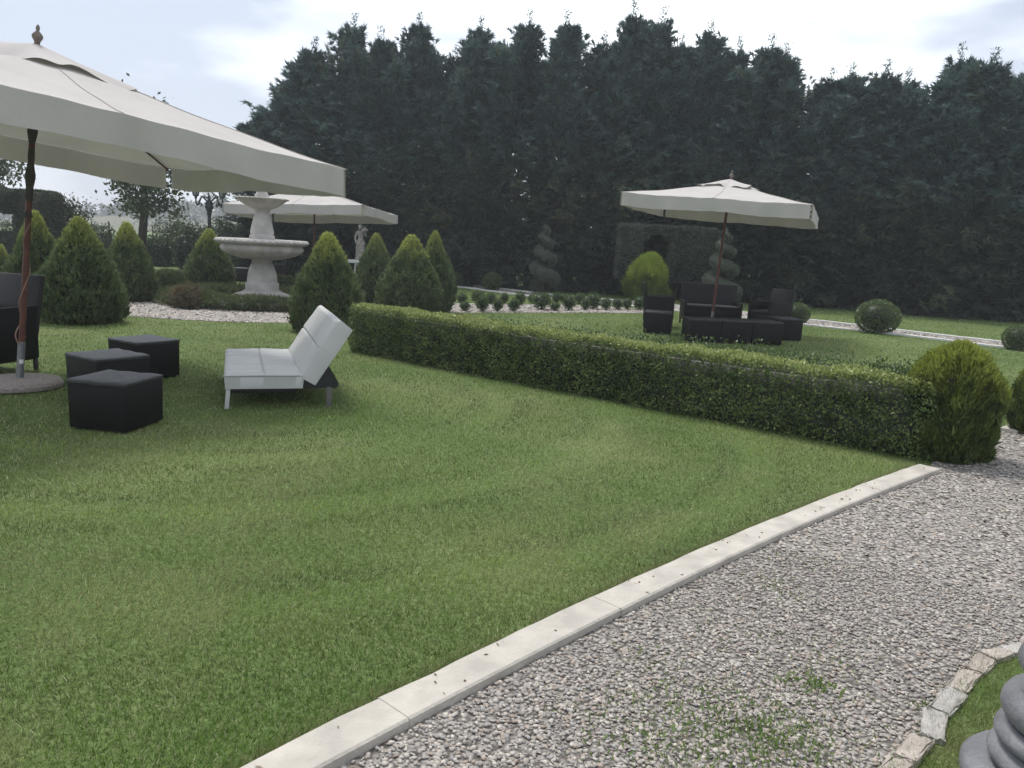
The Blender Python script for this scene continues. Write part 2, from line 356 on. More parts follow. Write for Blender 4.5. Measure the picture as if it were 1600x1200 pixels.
# grass blades on the mown lawn, denser near by
def grass_object(name, n, rmin, rmax, mask, seed, hgt=(0.018, 0.036), wmin=0.0028, kw=0.0007, ang=(-46, 50), patch=True):
    rng = np.random.default_rng(seed)
    r = np.exp(rng.uniform(math.log(rmin), math.log(rmax), n)); a = np.radians(rng.uniform(*ang, n))
    P = np.stack([r * np.sin(a), r * np.cos(a), np.zeros(n)], 1); k = mask(P); P, r = P[k], r[k]; n = len(P)
    x, y = P[:, 0], P[:, 1]
    big = vnoise(x, y, 1.3, 1) * .6 + vnoise(x, y, .45, 2) * .4; dry = vnoise(x + 7, y, .8, 3) * .6 + vnoise(x, y, .22, 4) * .4
    # mowing lanes: wheels leave faint darker bands that curve across the lawn
    rad = np.hypot(x + 2.6, y - 8.0) + .3 * (vnoise(x, y, 2.5, 9) - .5); fade = np.exp(-((rad - 3.6) / 2.6) ** 2)
    lane = .5 + .5 * np.sin(rad * 5.4 + .6) * (.35 + .65 * fade)
    track = sum(np.exp(-((rad - rk) / .11) ** 2) for rk in (1.75, 2.3, 2.8, 3.45, 3.95, 4.7, 5.2, 6.1)) * np.clip(vnoise(x, y, .9, 13) * 1.9 - .45, 0, 1)
    col = mixcol((0.112, 0.190, 0.032), (0.225, 0.285, 0.072), np.clip(big * 1.5 - .3, 0, 1))
    t = np.clip((dry - .54) * 2.6, 0, .6); col = col * (1 - t[:, None]) + np.array([0.32, 0.30, 0.15]) * t[:, None]
    col = col * (0.80 + 0.34 * lane)[:, None] * (1 - .55 * np.clip(track, 0, 1))[:, None] * rng.uniform(.42, 1.62, n)[:, None]
    s = rng.random(n) < .13; col[s] = np.array([0.46, 0.46, 0.26]) * rng.uniform(.7, 1.2, s.sum())[:, None]
    lx, ly = -(y - 8.0) / (rad + .1), (x + 2.6) / (rad + .1); D = nrm(np.stack([rng.normal(0, .55, n) + lx * (lane - .5) * .7, rng.normal(0, .55, n) + ly * (lane - .5) * .7, np.ones(n)], 1))
    L = rng.uniform(*hgt, n) * (.75 + .5 * big); W = np.maximum(wmin, r * kw) * rng.uniform(.7, 1.3, n)
    g = Geo(); blades(g, P, D, L, W, col, rng); return tag(g.obj(name, GRASS), kind='stuff')
GP, CP, FP, BP, LP = gravel_poly, None, far_path_poly, bed_poly, plot
def lawn_mask(P):
    k = ~in_poly(P, GP) & ~in_poly(P, FP) & ~in_poly(P, BP) & ~in_poly(P, LP)
    return k & (np.hypot(P[:, 0] - FC[0], P[:, 1] - FC[1]) > FR_OUT + .05 * np.sin(P[:, 0] * 9))
tag(grass_object('grass', 620000, 2.0, 32, lawn_mask, 11), 'short mown green lawn with paler dry patches', 'grass')
def edge_grass():
    rng = np.random.default_rng(14); n = 9000; ss = rng.uniform(-1.0, S_END, n); of = rng.normal(-.03, .022, n); base = np.array([kerb_at(a_, b_) for a_, b_ in zip(ss, of)]); keep = vnoise(ss, ss * 0, .22, 15) > .25
    P = np.concatenate([base, np.zeros((n, 1))], 1)[keep]; n = len(P); D = nrm(np.stack([rng.normal(.25, .5, n), rng.normal(-.25, .5, n), np.ones(n)], 1)); g = Geo()
    col = mixcol((.12, .19, .05), (.34, .33, .17), rng.random(n)); blades(g, P, D, rng.uniform(.03, .075, n), rng.uniform(.0022, .004, n), col, rng)
    tag(g.obj('grass', GRASS), 'longer pale grass fringe along the kerb', 'grass', kind='stuff')
edge_grass()
tag(grass_object('grass', 60000, 2.0, 3.9, lambda P: in_poly(P, LP), 12, (0.03, 0.07), ang=(25, 50)), 'tufty grass between the rough edging stones and the lamp foot', 'grass')

# pebbles
_ico = bmesh.new(); bmesh.ops.create_icosphere(_ico, subdivisions=1, radius=1); ICO_V = np.array([v.co[:] for v in _ico.verts]); ICO_T = np.array([[v.index for v in f.verts] for f in _ico.faces])
_ico2 = bmesh.new(); bmesh.ops.create_icosphere(_ico2, subdivisions=2, radius=1); ICO2_V = np.array([v.co[:] for v in _ico2.verts]); ICO2_T = np.array([[v.index for v in f.verts] for f in _ico2.faces])
OCT_V = np.array([[1, 0, 0], [0, 1, 0], [-1, 0, 0], [0, -1, 0], [0, 0, 1.]]); OCT_T = np.array([[0, 1, 4], [1, 2, 4], [2, 3, 4], [3, 0, 4]])
def pebbles(g, P, size, rng, base='ico'):
    UV, UT = {'ico': (ICO_V, ICO_T), 'ico2': (ICO2_V, ICO2_T), 'oct': (OCT_V, OCT_T)}[base]
    n = len(P); s = size[:, None] * np.stack([np.ones(n), rng.uniform(.55, .95, n), rng.uniform(.24, .42, n)], 1) * .5
    a = rng.uniform(0, 6.3, n); tx = rng.normal(0, .35, n); V = UV[None] * s[:, None] * (1 + rng.normal(0, .10, (n, len(UV), 1)))
    ct, st = np.cos(tx)[:, None], np.sin(tx)[:, None]; y, z = V[..., 1] * ct - V[..., 2] * st, V[..., 1] * st + V[..., 2] * ct
    ca, sa = np.cos(a)[:, None], np.sin(a)[:, None]; X, Y = V[..., 0] * ca - y * sa, V[..., 0] * sa + y * ca
    V = np.stack([X, Y, z], 2) + P[:, None]
    pal = np.array([[.34, .32, .30], [.40, .38, .355], [.28, .265, .25], [.36, .31, .27], [.47, .45, .42], [.30, .30, .305], [.33, .275, .24]])
    col = pal[rng.choice(len(pal), n, p=[.31, .26, .15, .06, .10, .09, .03])] * rng.uniform(.80, 1.10, n)[:, None] * np.array([1.0, .96, .905])
    T = (UT[None] + (np.arange(n) * len(UV))[:, None, None]).reshape(-1, 3); g.add(V.reshape(-1, 3), T=T, col=np.repeat(col, len(UV), 0))
def scatter(n, rmin, rmax, ang, mask, seed):
    rng = np.random.default_rng(seed); r = np.sqrt(rng.uniform(rmin ** 2, rmax ** 2, n)); a = np.radians(rng.uniform(*ang, n))
    P = np.stack([r * np.sin(a), r * np.cos(a), np.zeros(n)], 1); return P[mask(P)], rng
gmask = lambda P: in_poly(P, [tuple(kerb_at(s, KW + .012)) for s in np.linspace(-2.6, S_END, 14)] + gravel_poly[14:]) & ~in_poly(P, plot)
g = Geo()
for rmin, rmax, n, sz, base in ((2.0, 3.0, 18000, (.010, .028), 'ico'), (3.0, 4.6, 31000, (.012, .028), 'ico'), (4.6, 7, 34000, (.018, .036), 'oct'), (7, 12, 36000, (.028, .046), 'oct')):
    P, rng = scatter(n, rmin, rmax, (-24, 52), gmask, int(rmax * 10)); P[:, 2] = .009 + rng.uniform(0, .006, len(P))
    pebbles(g, P, rng.uniform(*sz, len(P)), rng, base)
tag(g.obj('gravel', PEBBLE, None, True), 'loose grey and brown pebbles of the drive', 'gravel', kind='stuff')
g = Geo(); P, rng = scatter(60000, 13, 23, (-40, -2), lambda P: np.hypot(P[:, 0] - FC[0], P[:, 1] - FC[1]) < FR_OUT - .02, 77); P[:, 2] = .01
pebbles(g, P, rng.uniform(.04, .075, len(P)), rng, 'oct')
P, rng = scatter(22000, 18, 26, (-10, 14), lambda P: in_poly(P, bed_poly), 78); P[:, 2] = .01; pebbles(g, P, rng.uniform(.05, .09, len(P)), rng, 'oct')
P, rng = scatter(60000, 16, 34, (-10, 36), lambda P: in_poly(P, far_path_poly), 79); P[:, 2] = .01; pebbles(g, P, rng.uniform(.05, .1, len(P)), rng, 'oct')
tag(g.obj('gravel', PEBBLE), 'pale gravel of the garden paths round the fountain and beds', 'gravel', kind='stuff')
# weeds growing through the gravel
g = Geo(); rng = np.random.default_rng(21)
for px, py, n, sp, h in ((1100, 1165, 260, .2, .05), (1185, 1145, 220, .16, .05), (1255, 1180, 160, .13, .045), (1000, 1170, 90, .12, .04), (1330, 1150, 50, .1, .03), (1290, 1045, 60, .1, .035), (1175, 1060, 70, .12, .03), (1140, 1000, 60, .12, .03), (940, 1120, 40, .08, .03), (1050, 1090, 90, .12, .035), (1220, 870, 60, .1, .03), (1265, 1075, 90, .05, .07), (1215, 1130, 120, .12, .035), (1110, 1150, 200, .16, .04), (1225, 1000, 30, .06, .03), (1300, 885, 60, .09, .03), (1200, 915, 60, .08, .035), (1030, 1040, 70, .1, .035), (1450, 1115, 50, .04, .04), (1060, 1180, 120, .12, .045), (1100, 960, 50, .09, .03), (1200, 1165, 160, .1, .05), (1330, 1010, 40, .08, .025), (1245, 940, 60, .1, .03), (1000, 1105, 50, .1, .03), (860, 1110, 30, .06, .03)):
    c = G(px, py); P = np.array([c.x, c.y, .01]) + rng.normal(size=(n, 3)) * np.array([sp, sp, 0]) * .95
    D = nrm(np.stack([rng.normal(0, .7, n), rng.normal(0, .7, n), np.ones(n)], 1)); L = rng.uniform(.4, 1.1, n) * h * .75
    leaves(g, P, D, L, L * .14 + .003, mixcol((.09, .16, .035), (.22, .29, .09), rng.random(n)), rng)
tag(g.obj('weeds', LEAF), 'green weeds sprouting through the gravel drive', 'weeds', kind='stuff')

# crumbs and dry leaf bits on the kerb and drive
g = Geo(); rng = np.random.default_rng(33); n = 70; ss = rng.uniform(-.5, S_END, n); of = np.where(rng.random(n) < .6, rng.uniform(.02, .16, n), rng.uniform(.25, 1.4, n))
P = np.array([[*kerb_at(a_, b_), KZ + .003 if b_ < KW else .03] for a_, b_ in zip(ss, of)])
leaves(g, P, nrm(np.stack([rng.normal(size=n), rng.normal(size=n), np.full(n, .12)], 1)), rng.uniform(.01, .03, n), rng.uniform(.006, .016, n), mixcol((.10, .07, .045), (.24, .17, .11), rng.random(n)), rng)
tag(g.obj('fallen_leaves', LEAF), 'dry brown leaf bits on the kerb and gravel', 'leaves', kind='stuff')

# ================================================================== TALL CYPRESS SCREEN
def cypress_mesh(seed, H, R, n_br=380, gaps=.10):
    rng = np.random.default_rng(seed); i = np.arange(n_br); t = (i + rng.random(n_br)) / n_br; t = np.minimum(t ** 0.9, .99); t = np.where(t > .82, .82 + (t - .82) * .9, t); az = i * 2.399963 + rng.normal(0, .35, n_br)
    prof = np.where(t < .64, .88 + .14 * np.sin(t / .64 * 3.14), .88 * (1 - (np.clip(t - .64, 0, 1) / .36) ** 1.3) + .06) * (1 + .35 * (vnoise(az % 6.2832 * .9 + seed, t * 11 + seed, 1.0, 97) - .5))
    rr = R * prof * np.where(rng.random(n_br) < .2, rng.uniform(1.0, 1.5, n_br), rng.uniform(.45, 1.05, n_br)) + .08; el = np.radians(2 + 58 * t + rng.normal(0, 11, n_br))
    hole = vnoise(az % 6.2832 * 1.6 + seed, t * H * .8 + seed, 1.0, 95) < gaps * 2.4
    out = np.stack([np.cos(az), np.sin(az), np.zeros(n_br)], 1); d = nrm(out * np.cos(el)[:, None] + np.array([0, 0, 1]) * np.sin(el)[:, None])
    tip = out * rr[:, None]; tip[:, 2] = t * H * .985; free = np.clip((t - .40 + (vnoise(az % 6.2832 + seed, t * 6, 1.0, 98) - .5) * .16) / .12, 0, 1); tone = np.clip(rng.random(n_br) * .5 + vnoise(az % 6.2832 * 1.2 + seed, t * 9, 1.0, 96) * .9 - .25, 0, 1)  # free: tint weight that rises with height
    g = Geo(); start = tip - d * (rr / np.maximum(np.cos(el), .3))[:, None]
    # several side leaders break up the top
    for q in range(5):
        a_, ra = rng.uniform(0, 6.28), rng.uniform(.3, .72) * R; zt = H * rng.uniform(.66, .90); hl_ = rng.uniform(1.2, 2.2); m_ = 20; v = (np.arange(m_) + rng.random(m_)) / m_
        az_ = np.arange(m_) * 2.4 + rng.normal(0, .3, m_); o_ = np.stack([np.cos(az_), np.sin(az_), np.zeros(m_)], 1); r_ = (.50 * (1 - v) + .07) * rng.uniform(.7, 1.3, m_); e_ = np.radians(rng.uniform(45, 72, m_))
        d_ = nrm(o_ * np.cos(e_)[:, None] + np.array([0, 0, 1]) * np.sin(e_)[:, None]); ax_ = np.stack([np.cos(a_) * ra * (.7 + .3 * v), np.sin(a_) * ra * (.7 + .3 * v), zt - hl_ * (1 - v)], 1); st = ax_; tp = ax_ + d_ * (r_ / np.cos(e_))[:, None]
        start = np.concatenate([start, st]); tip = np.concatenate([tip, tp]); d = np.concatenate([d, d_]); tone = np.concatenate([tone, np.clip(rng.random(m_) * .6 + .3, 0, 1)]); t = np.concatenate([t, np.full(m_, .95)]); free = np.concatenate([free, np.ones(m_)]); hole = np.concatenate([hole, np.zeros(m_, bool)])
    n_br = len(d)
    # every branch carries flat sub-fronds that curve over at their ends; each frond is a spine with short blades
    nf = 8; s = rng.uniform(.2, 1.0, (n_br, nf)) ** .75; s[:, 0] = 1.0; s[hole] *= .6
    Q = start[:, None] + (tip - start)[:, None] * s[..., None]; Q += rng.normal(0, .07, Q.shape); side = nrm(np.cross(d, [0, 0, 1.0]))[:, None]; sg = np.where(np.arange(nf) % 2 == 0, 1, -1)[None, :, None] * rng.uniform(.1, .95, (n_br, nf, 1))
    sg[:, 0] *= .15; fd = nrm(d[:, None] * .8 + side * sg + rng.normal(0, .2, (n_br, nf, 3)) + np.array([0, 0, .1])); fl = rng.uniform(.28, .62, (n_br, nf)) * (1.2 - .62 * t - .32 * np.clip((t - .84) / .14, 0, 1) * (free < 2) * (np.arange(len(t)) < 380))[:, None]
    npt = 6; u = (np.arange(npt) + .5) / npt
    P = Q[:, :, None] + fd[:, :, None] * (fl[..., None] * u)[..., None]; P[..., 2] -= (fl[..., None] * u ** 2.6) * .38; P = P.reshape(-1, 3); P[:, 2] = np.clip(P[:, 2], .02, H * 1.03); n = len(P)
    ff = np.repeat(fd.reshape(-1, 3), npt, 0); uu = np.tile(u, n_br * nf); sv = np.repeat(s.ravel(), npt); tn = np.repeat(tone, nf * npt); fr_ = np.repeat(free, nf * npt)[:, None]
    for k in range(3):
        D = nrm(ff * .9 + rng.normal(0, .32, (n, 3)) - np.array([0, 0, .55]) * (uu ** 2)[:, None]); inner = sv < .42
        L = rng.uniform(.12, .26, n) * np.where(inner, 1.6, 1); W = np.where(inner, .14, .042) * rng.uniform(.7, 1.35, n)
        c = mixcol((.026, .050, .046), (.112, .156, .130), np.clip(tn * .8 + rng.random(n) * .25 + .12 * uu - .08, 0, 1)); c = c * (1 - fr_) * np.array([.92, .86, .72]) + c * fr_ * np.array([1.02, 1.14, 1.24])   # duller and darker low down, bluer and lighter towards the tops
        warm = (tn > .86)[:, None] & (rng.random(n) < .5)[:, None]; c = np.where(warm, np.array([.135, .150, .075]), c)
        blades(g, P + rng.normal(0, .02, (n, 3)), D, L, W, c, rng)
    m = 160; z = H * (.86 + .17 * rng.random(m) ** .8); P = np.stack([rng.normal(0, .07, m), rng.normal(0, .07, m), z], 1) + np.array([.12, 0, 0]) * ((z / H - .86) / .17)[:, None] ** 2
    D = nrm(np.stack([rng.normal(0, .7, m) + .2, rng.normal(0, .7, m), np.ones(m) * .6], 1)); blades(g, P, D, rng.uniform(.10, .26, m) * np.clip(1.5 - (z / H - .86) * 6, .45, 1.2), .045, np.array([.10, .15, .13]), rng)
    trk = np.array([[0, 0, z] for z in np.linspace(0, H * .95, 9)]); tg = Geo(); tube(tg, trk, np.linspace(.16, .02, 9), 8)
    return g.mesh('crown', NEEDLE), tg.mesh('trunk', BARK, True)
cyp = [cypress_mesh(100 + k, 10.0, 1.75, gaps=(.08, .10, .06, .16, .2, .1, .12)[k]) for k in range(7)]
# tops read from the photograph, feet on the line at the back of the lawn
tops = [(424, 160), (452, 112), (492, 58), (553, 18), (598, 40), (650, 15), (700, 70), (748, 22), (778, 45), (822, 16), (886, 15), (932, 48), (988, 0), (1040, 12), (1078, 52), (1118, 28), (1160, 60), (1200, 50),
        (1236, 68), (1284, 108), (1334, 98), (1392, 92), (1424, 106), (1478, 104), (1526, 66), (1566, 76), (1612, 92), (1660, 80), (1710, 90)]
rng = np.random.default_rng(40)
def hedge_line(px): return float(np.interp(px, [400, 700, 1000, 1300, 1600, 1720], [31.6, 31.4, 30.6, 29.6, 27.2, 26.4]))
for i, (px, py) in enumerate(tops):
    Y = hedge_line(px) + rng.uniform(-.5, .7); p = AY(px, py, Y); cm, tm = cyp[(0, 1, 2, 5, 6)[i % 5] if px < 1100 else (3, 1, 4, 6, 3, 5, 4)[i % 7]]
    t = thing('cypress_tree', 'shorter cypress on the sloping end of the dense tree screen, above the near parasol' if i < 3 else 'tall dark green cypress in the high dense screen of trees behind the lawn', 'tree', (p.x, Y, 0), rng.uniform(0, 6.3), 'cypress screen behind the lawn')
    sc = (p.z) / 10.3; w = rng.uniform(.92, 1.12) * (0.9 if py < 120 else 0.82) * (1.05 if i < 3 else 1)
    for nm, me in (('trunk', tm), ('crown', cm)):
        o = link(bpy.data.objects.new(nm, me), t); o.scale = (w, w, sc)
    t.rotation_euler = (rng.normal(0, .012), rng.normal(0, .02), t.rotation_euler.z)
# low growth filling the foot of the screen

# ================================================================== CLIPPED AND SHAPED EVERGREENS
def thuja_mesh(seed, H, R, n=5200, gold=0.7, shape=None, dark=(.055, .090, .044), mid=(.175, .225, .098), tipc=(.43, .47, .12), brown=.5, tip0=.70, blade=(.05, .12), lump=.2):
    rng = np.random.default_rng(seed); g = Geo()
    ts, rs = shape or ([0, .10, .28, .5, .7, .85, .95, 1], [.80, .95, 1, .82, .54, .30, .15, .03])
    zz = np.linspace(0.01, .97, 14); lathe(g, [(R * np.interp(z, ts, rs) * .80 + .004, z * H * .97) for z in zz], 16, (.018, .026, .012))
    t = rng.random(n * 2); t = t[rng.random(n * 2) < np.interp(t, ts, rs) * .8 + .2][:n]; n = len(t)
    a = rng.uniform(0, 2 * math.pi, n)
    bump = 1 + lump * (vnoise(np.cos(a) * 2.2 + 5 + seed, np.sin(a) * 2.2 + 5 + t * 5, 1.0, 36) - .5) + .10 * (vnoise(a * 3 + seed, t * 9, 1.0, 31) - .5) + .12 * (vnoise(a * 9, t * 16 + seed, 1.0, 32) - .5)
    r = R * np.interp(t, ts, rs) * bump * rng.uniform(.82, 1.02, n)
    out = np.stack([np.cos(a), np.sin(a), np.zeros(n)], 1); P = out * r[:, None]; P[:, 2] = t * H
    clump = vnoise(a * 5 + seed, t * 14, 1.0, 33)
    gold_t = np.clip((t - tip0) / (1.02 - tip0) * 1.5 + (vnoise(a * 4 + seed, t * 8, 1, 34) - .5) * .9, 0, 1) * gold
    gold_t = np.clip(gold_t + .22 * gold * (rng.random(n) < .10), 0, 1)
    base = mixcol(dark, mid, np.clip(clump * .9 + rng.random(n) * .3 - .1, 0, 1))
    bt = np.clip((.55 - t) * 1.2, 0, 1) * brown * (vnoise(a * 4, t * 7 + seed, 1, 35) > .42); base = base * (1 - bt[:, None]) + np.array([.105, .092, .062]) * bt[:, None]
    col = base * (1 - gold_t[:, None]) + np.array(tipc) * gold_t[:, None]
    for k in range(5):
        D = nrm(np.array([0, 0, .95]) + out * rng.uniform(.15, .8, n)[:, None] + rng.normal(0, .32, (n, 3)))
        L = rng.uniform(*blade, n) * (1 - .3 * t); blades(g, P + rng.normal(0, .012, (n, 3)), D, L, rng.uniform(.014, .032, n), col * rng.uniform(.7, 1.3, n)[:, None], rng)
    tg = Geo(); tube(tg, [(0, 0, 0), (0, 0, H * .4), (0, 0, H * .8)], [.05, .035, .01], 8)
    return g.mesh('crown', NEEDLE), tg.mesh('trunk', BARK, True)
def put_plant(name, label, cat, pair, loc, sc=(1, 1, 1), rz=0, group=None):
    t = thing(name, label, cat, loc, rz, group)
    for nm, me in (('trunk', pair[1]), ('crown', pair[0])):
        o = link(bpy.data.objects.new(nm, me), t); o.scale = sc
    return t
th = [thuja_mesh(200 + k, 1.0 * 1.85, .62, gold=gl) for k, gl in enumerate((.75, .55, .8))]
def cone(px, top, base, wpx, var, label, rz):
    b = G(px, base); d = (b - EYE).dot(fwd); tp = AY(px, top, b.y); H = tp.z; w = wpx * d / F_PX / 2
    put_plant('thuja_cone', label, 'conifer', th[var], (b.x, b.y, 0), (w / .62, w / .62, H / 1.93), rz, 'conical thujas round the fountain circle')
cone(130, 336, 503, 124, 1, 'broad conical thuja with dull brown-green flanks, beside the gravel opening and the wicker armchair', .3)
cone(62, 326, 492, 92, 0, 'conical thuja with pale yellow tip directly behind the near parasol pole', 1.9)
cone(202, 344, 470, 80, 0, 'conical thuja with green-yellow top in front of the tree trunk, at the gravel path edge', 4.0)
cone(328, 355, 458, 74, 2, 'conical thuja with bright yellow tip standing below the lamp post', 2.2)
cone(511, 359, 518, 110, 2, 'conical thuja between the stone fountain and the end of the long box hedge', 5.2)
cone(586, 362, 474, 68, 1, 'dark conical thuja partly hiding the statue', .8)
cone(640, 364, 492, 100, 0, 'plump conical thuja with golden head behind the start of the long box hedge', 3.1)
cone(676, 358, 487, 66, 1, 'darker, taller conical thuja close behind the golden-headed one', 2.6)
cone(6, 380, 462, 40, 2, 'small golden conifer beyond the wicker armchair', .2)

def leaf_shell(g, P, Nn, n, L, W, cols, rng, out=.8):
    D = nrm(Nn * out + rng.normal(0, .75, (n, 3)) + np.array([0, 0, .15])); leaves(g, P, D, L, W, cols, rng)
def box_hedge(name, label, A, B, w, h0, h1, dens, seed, leaf=(.016, .030), pal=((.050, .096, .028), (.215, .290, .090)), fresh_lit=(.40, .44, .15), cat='hedge', group=None, fray=0.0, fresh_lit_amt=1.0, round_=0.06):
    """A, B: ground ends of its centre line"""
    rng = np.random.default_rng(seed); A, B = np.array(A), np.array(B); Ln = np.linalg.norm(B - A); d = (B - A) / Ln; nn = np.array([-d[1], d[0]])
    g = Geo(); hh = lambda s: h0 + (h1 - h0) * s / Ln
    def world(s, q, z): return np.stack([A[0] + d[0] * s + nn[0] * q, A[1] + d[1] * s + nn[1] * q, z], 1)
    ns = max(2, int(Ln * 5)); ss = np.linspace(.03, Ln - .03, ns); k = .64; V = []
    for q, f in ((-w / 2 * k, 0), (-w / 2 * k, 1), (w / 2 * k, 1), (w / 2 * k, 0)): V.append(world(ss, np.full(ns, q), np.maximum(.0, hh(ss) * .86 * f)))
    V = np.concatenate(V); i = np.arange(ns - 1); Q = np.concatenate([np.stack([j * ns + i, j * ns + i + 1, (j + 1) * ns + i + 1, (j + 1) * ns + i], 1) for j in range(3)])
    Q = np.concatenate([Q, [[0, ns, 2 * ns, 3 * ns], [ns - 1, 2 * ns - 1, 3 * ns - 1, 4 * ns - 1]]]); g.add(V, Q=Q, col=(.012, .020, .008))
    N1 = int(dens * Ln * (max(h0, h1) * 2 + w) + dens * 2 * w * h0)
    per = np.array([h0 * Ln, h0 * Ln, w * Ln, w * h0, w * h0]); face = rng.choice(5, N1, p=per / per.sum())
    s = rng.uniform(0, Ln, N1); q = rng.uniform(-w / 2, w / 2, N1); f = rng.uniform(.015, 1, N1)
    q = np.where(face == 0, -w / 2, np.where(face == 1, w / 2, q)); s = np.where(face == 3, 0, np.where(face == 4, Ln, s)); f = np.where(face == 2, 1.0, f)
    nl = np.zeros((N1, 3)); nl[face == 0, 1] = -1; nl[face == 1, 1] = 1; nl[face == 2, 2] = 1; nl[face == 3, 0] = -1; nl[face == 4, 0] = 1
    lump = (vnoise(s * 1.0 + face * 17, f * .8 + q, .35, seed % 7 + 50) - .5) * .07 + (vnoise(s + face * 11, f + q * 2, .10, 57) - .5) * .05 - np.abs(rng.normal(0, .022, N1))
    if fray: lump = lump + (face == 2) * np.abs(rng.normal(0, fray, N1))
    H = hh(s); z = f * H; edge = np.clip((f - (1 - round_)) / round_, 0, 1)
    q = q + nl[:, 1] * (lump - edge ** 2 * .05 * (face < 2)); s = s + nl[:, 0] * lump; z = z + nl[:, 2] * lump
    P = world(s, q, np.clip(z, .01, 9)); Nw = np.stack([d[0] * nl[:, 0] + nn[0] * nl[:, 1], d[1] * nl[:, 0] + nn[1] * nl[:, 1], nl[:, 2]], 1)
    clump = vnoise(s * 1.3 + face * 3, f * 1.2 + q, .16, 58); c = mixcol(pal[0], pal[1], np.clip(clump * .8 + rng.random(N1) * .5 - .2, 0, 1))
    fr = np.clip(((face == 2) * .55 + (f > .88) * .25) * (rng.random(N1) + .25) + (rng.random(N1) < .10) * .6, 0, 1) * fresh_lit_amt  # new growth on top, with top light and leaf glints put into the colour
    c = c * (1 - fr[:, None]) + np.array(fresh_lit) * fr[:, None] * rng.uniform(.7, 1.2, N1)[:, None]
    leaf_shell(g, P, Nw, N1, rng.uniform(*leaf, N1), rng.uniform(leaf[0] * .6, leaf[1] * .6, N1), c, rng)
    return tag(g.obj(name, LEAF), label, cat, group)
hA, hB = G(545, 549), G(1440, 722); hd = (hB - hA).normalized(); hn = Vector((-hd.y, hd.x, 0))
def off(p, q, s=0): v = p + hn * q + hd * s; return (v.x, v.y)
box_hedge('box_hedge', 'long low clipped box hedge running from the thujas to the kerb', off(hA, .24), off(hB, .24), .46, .66, .66, 5200, 301, (.022, .044))
box_hedge('box_hedge', 'darker loose low hedge close behind the long box hedge', off(hA, .84, 1.9), off(hB, .84, .1), .34, .51, .61, 3600, 302, (.022, .04), ((.034, .066, .022), (.085, .135, .04)), (.14, .20, .06), fray=.07, fresh_lit_amt=.4)
# golden bushes at the end of the hedge
bush_shape = ([0, .08, .3, .55, .75, .9, 1], [.74, .90, 1, .98, .86, .58, .10])
gb = thuja_mesh(260, 1.08, .43, 11000, .85, bush_shape, (.036, .064, .020), (.130, .175, .045), (.30, .35, .065), .1, .5, (.035, .095), .5)
b = G(1492, 722); put_plant('golden_thuja', 'bushy golden-green thuja at the kerb end of the long box hedge', 'shrub', gb, (b.x + .01, b.y + .16, 0), (.86, .80, .93), .5, 'golden thujas at the path opening')
b = G(1600, 683); put_plant('golden_thuja', 'golden-green thuja on the far side of the path opening, by the second kerb', 'shrub', gb, (b.x + .32, b.y + .1, 0), (.78, .78, .82), 2.4, 'golden thujas at the path opening')
gb2 = thuja_mesh(261, 1.45, .66, 5200, 1.0, ([0, .1, .35, .6, .8, .93, 1], [.85, 1, .95, .78, .55, .34, .08]), (.08, .12, .025), (.16, .21, .045), (.32, .40, .07), .1, .25, (.12, .34), .9)
b = G(1013, 472); put_plant('golden_thuja', 'bright yellow-green feathery thuja in front of the clipped arch', 'shrub', gb2, (b.x, b.y, 0), (1, 1, 1.05))

# round shrubs
def ball_mesh(seed, R, n=6500, sq=.85, pal=((.044, .080, .026), (.150, .205, .070)), leaf=(.03, .055), stem=.0, loose=.03):
    rng = np.random.default_rng(seed); g = Geo(); v = nrm(rng.normal(size=(n, 3)))
    zc = R * sq * .93 + stem; lathe(g, [(R * .80 * math.cos(a), zc + R * .80 * sq * math.sin(a)) for a in np.linspace(-1.45, 1.45, 10)], 18, (.012, .02, .009))
    rad = R * (1 + (vnoise(v[:, 0] * 4 + 9, v[:, 1] * 4 + v[:, 2] * 3 + 9, .6, 60) - .5) * .10) - np.abs(rng.normal(0, loose * R, n))
    P = v * rad[:, None] * np.array([1, 1, sq]); P[:, 2] = np.maximum(.01, P[:, 2] + zc)
    c = mixcol(pal[0], pal[1], np.clip(vnoise(v[:, 0] * 5 + 5, v[:, 2] * 5 + 5, .5, 61) * .7 + rng.random(n) * .4, 0, 1))
    leaf_shell(g, P, v, n, rng.uniform(*leaf, n), rng.uniform(leaf[0] * .5, leaf[1] * .5, n), c, rng, .6)
    tg = Geo(); tube(tg, [(0, 0, 0), (0.01, 0, stem * .6 + .03), (0, 0, zc)], [.03, .024, .015], 7)
    return g.mesh('crown', LEAF), tg.mesh('trunk', BARK, True)
bl = [ball_mesh(400 + k, .5) for k in range(2)]
for i, (px, base, wpx, sq, lab) in enumerate(((711, 448, 23, 1.0, 'round clipped shrub at the foot of the cypress screen, beside the thujas'), (768, 454, 31, .92, 'round clipped shrub on the far path edge next to the first spiral'),
        (1249, 507, 40, .85, 'round clipped shrub just behind the lounge ottoman'), (1380, 523, 66, .82, 'broad clipped dome of box on the edge of the far path'), (1598, 549, 44, .9, 'clipped round shrub at the far end of the garden path'))):
    b = G(px, base); R = wpx * (b - EYE).dot(fwd) / F_PX / 2
    put_plant('clipped_shrub', lab, 'shrub', bl[i % 2], (b.x, b.y + R * .8, 0), (R / .5, R / .5, R / .5 * sq / .85), i * 1.3, 'clipped round shrubs along the far path')
sm = [ball_mesh(410 + k, .17, 420, .95, ((.04, .08, .026), (.12, .19, .055)), (.04, .07), .05, .12) for k in range(4)]
srng = np.random.default_rng(6)
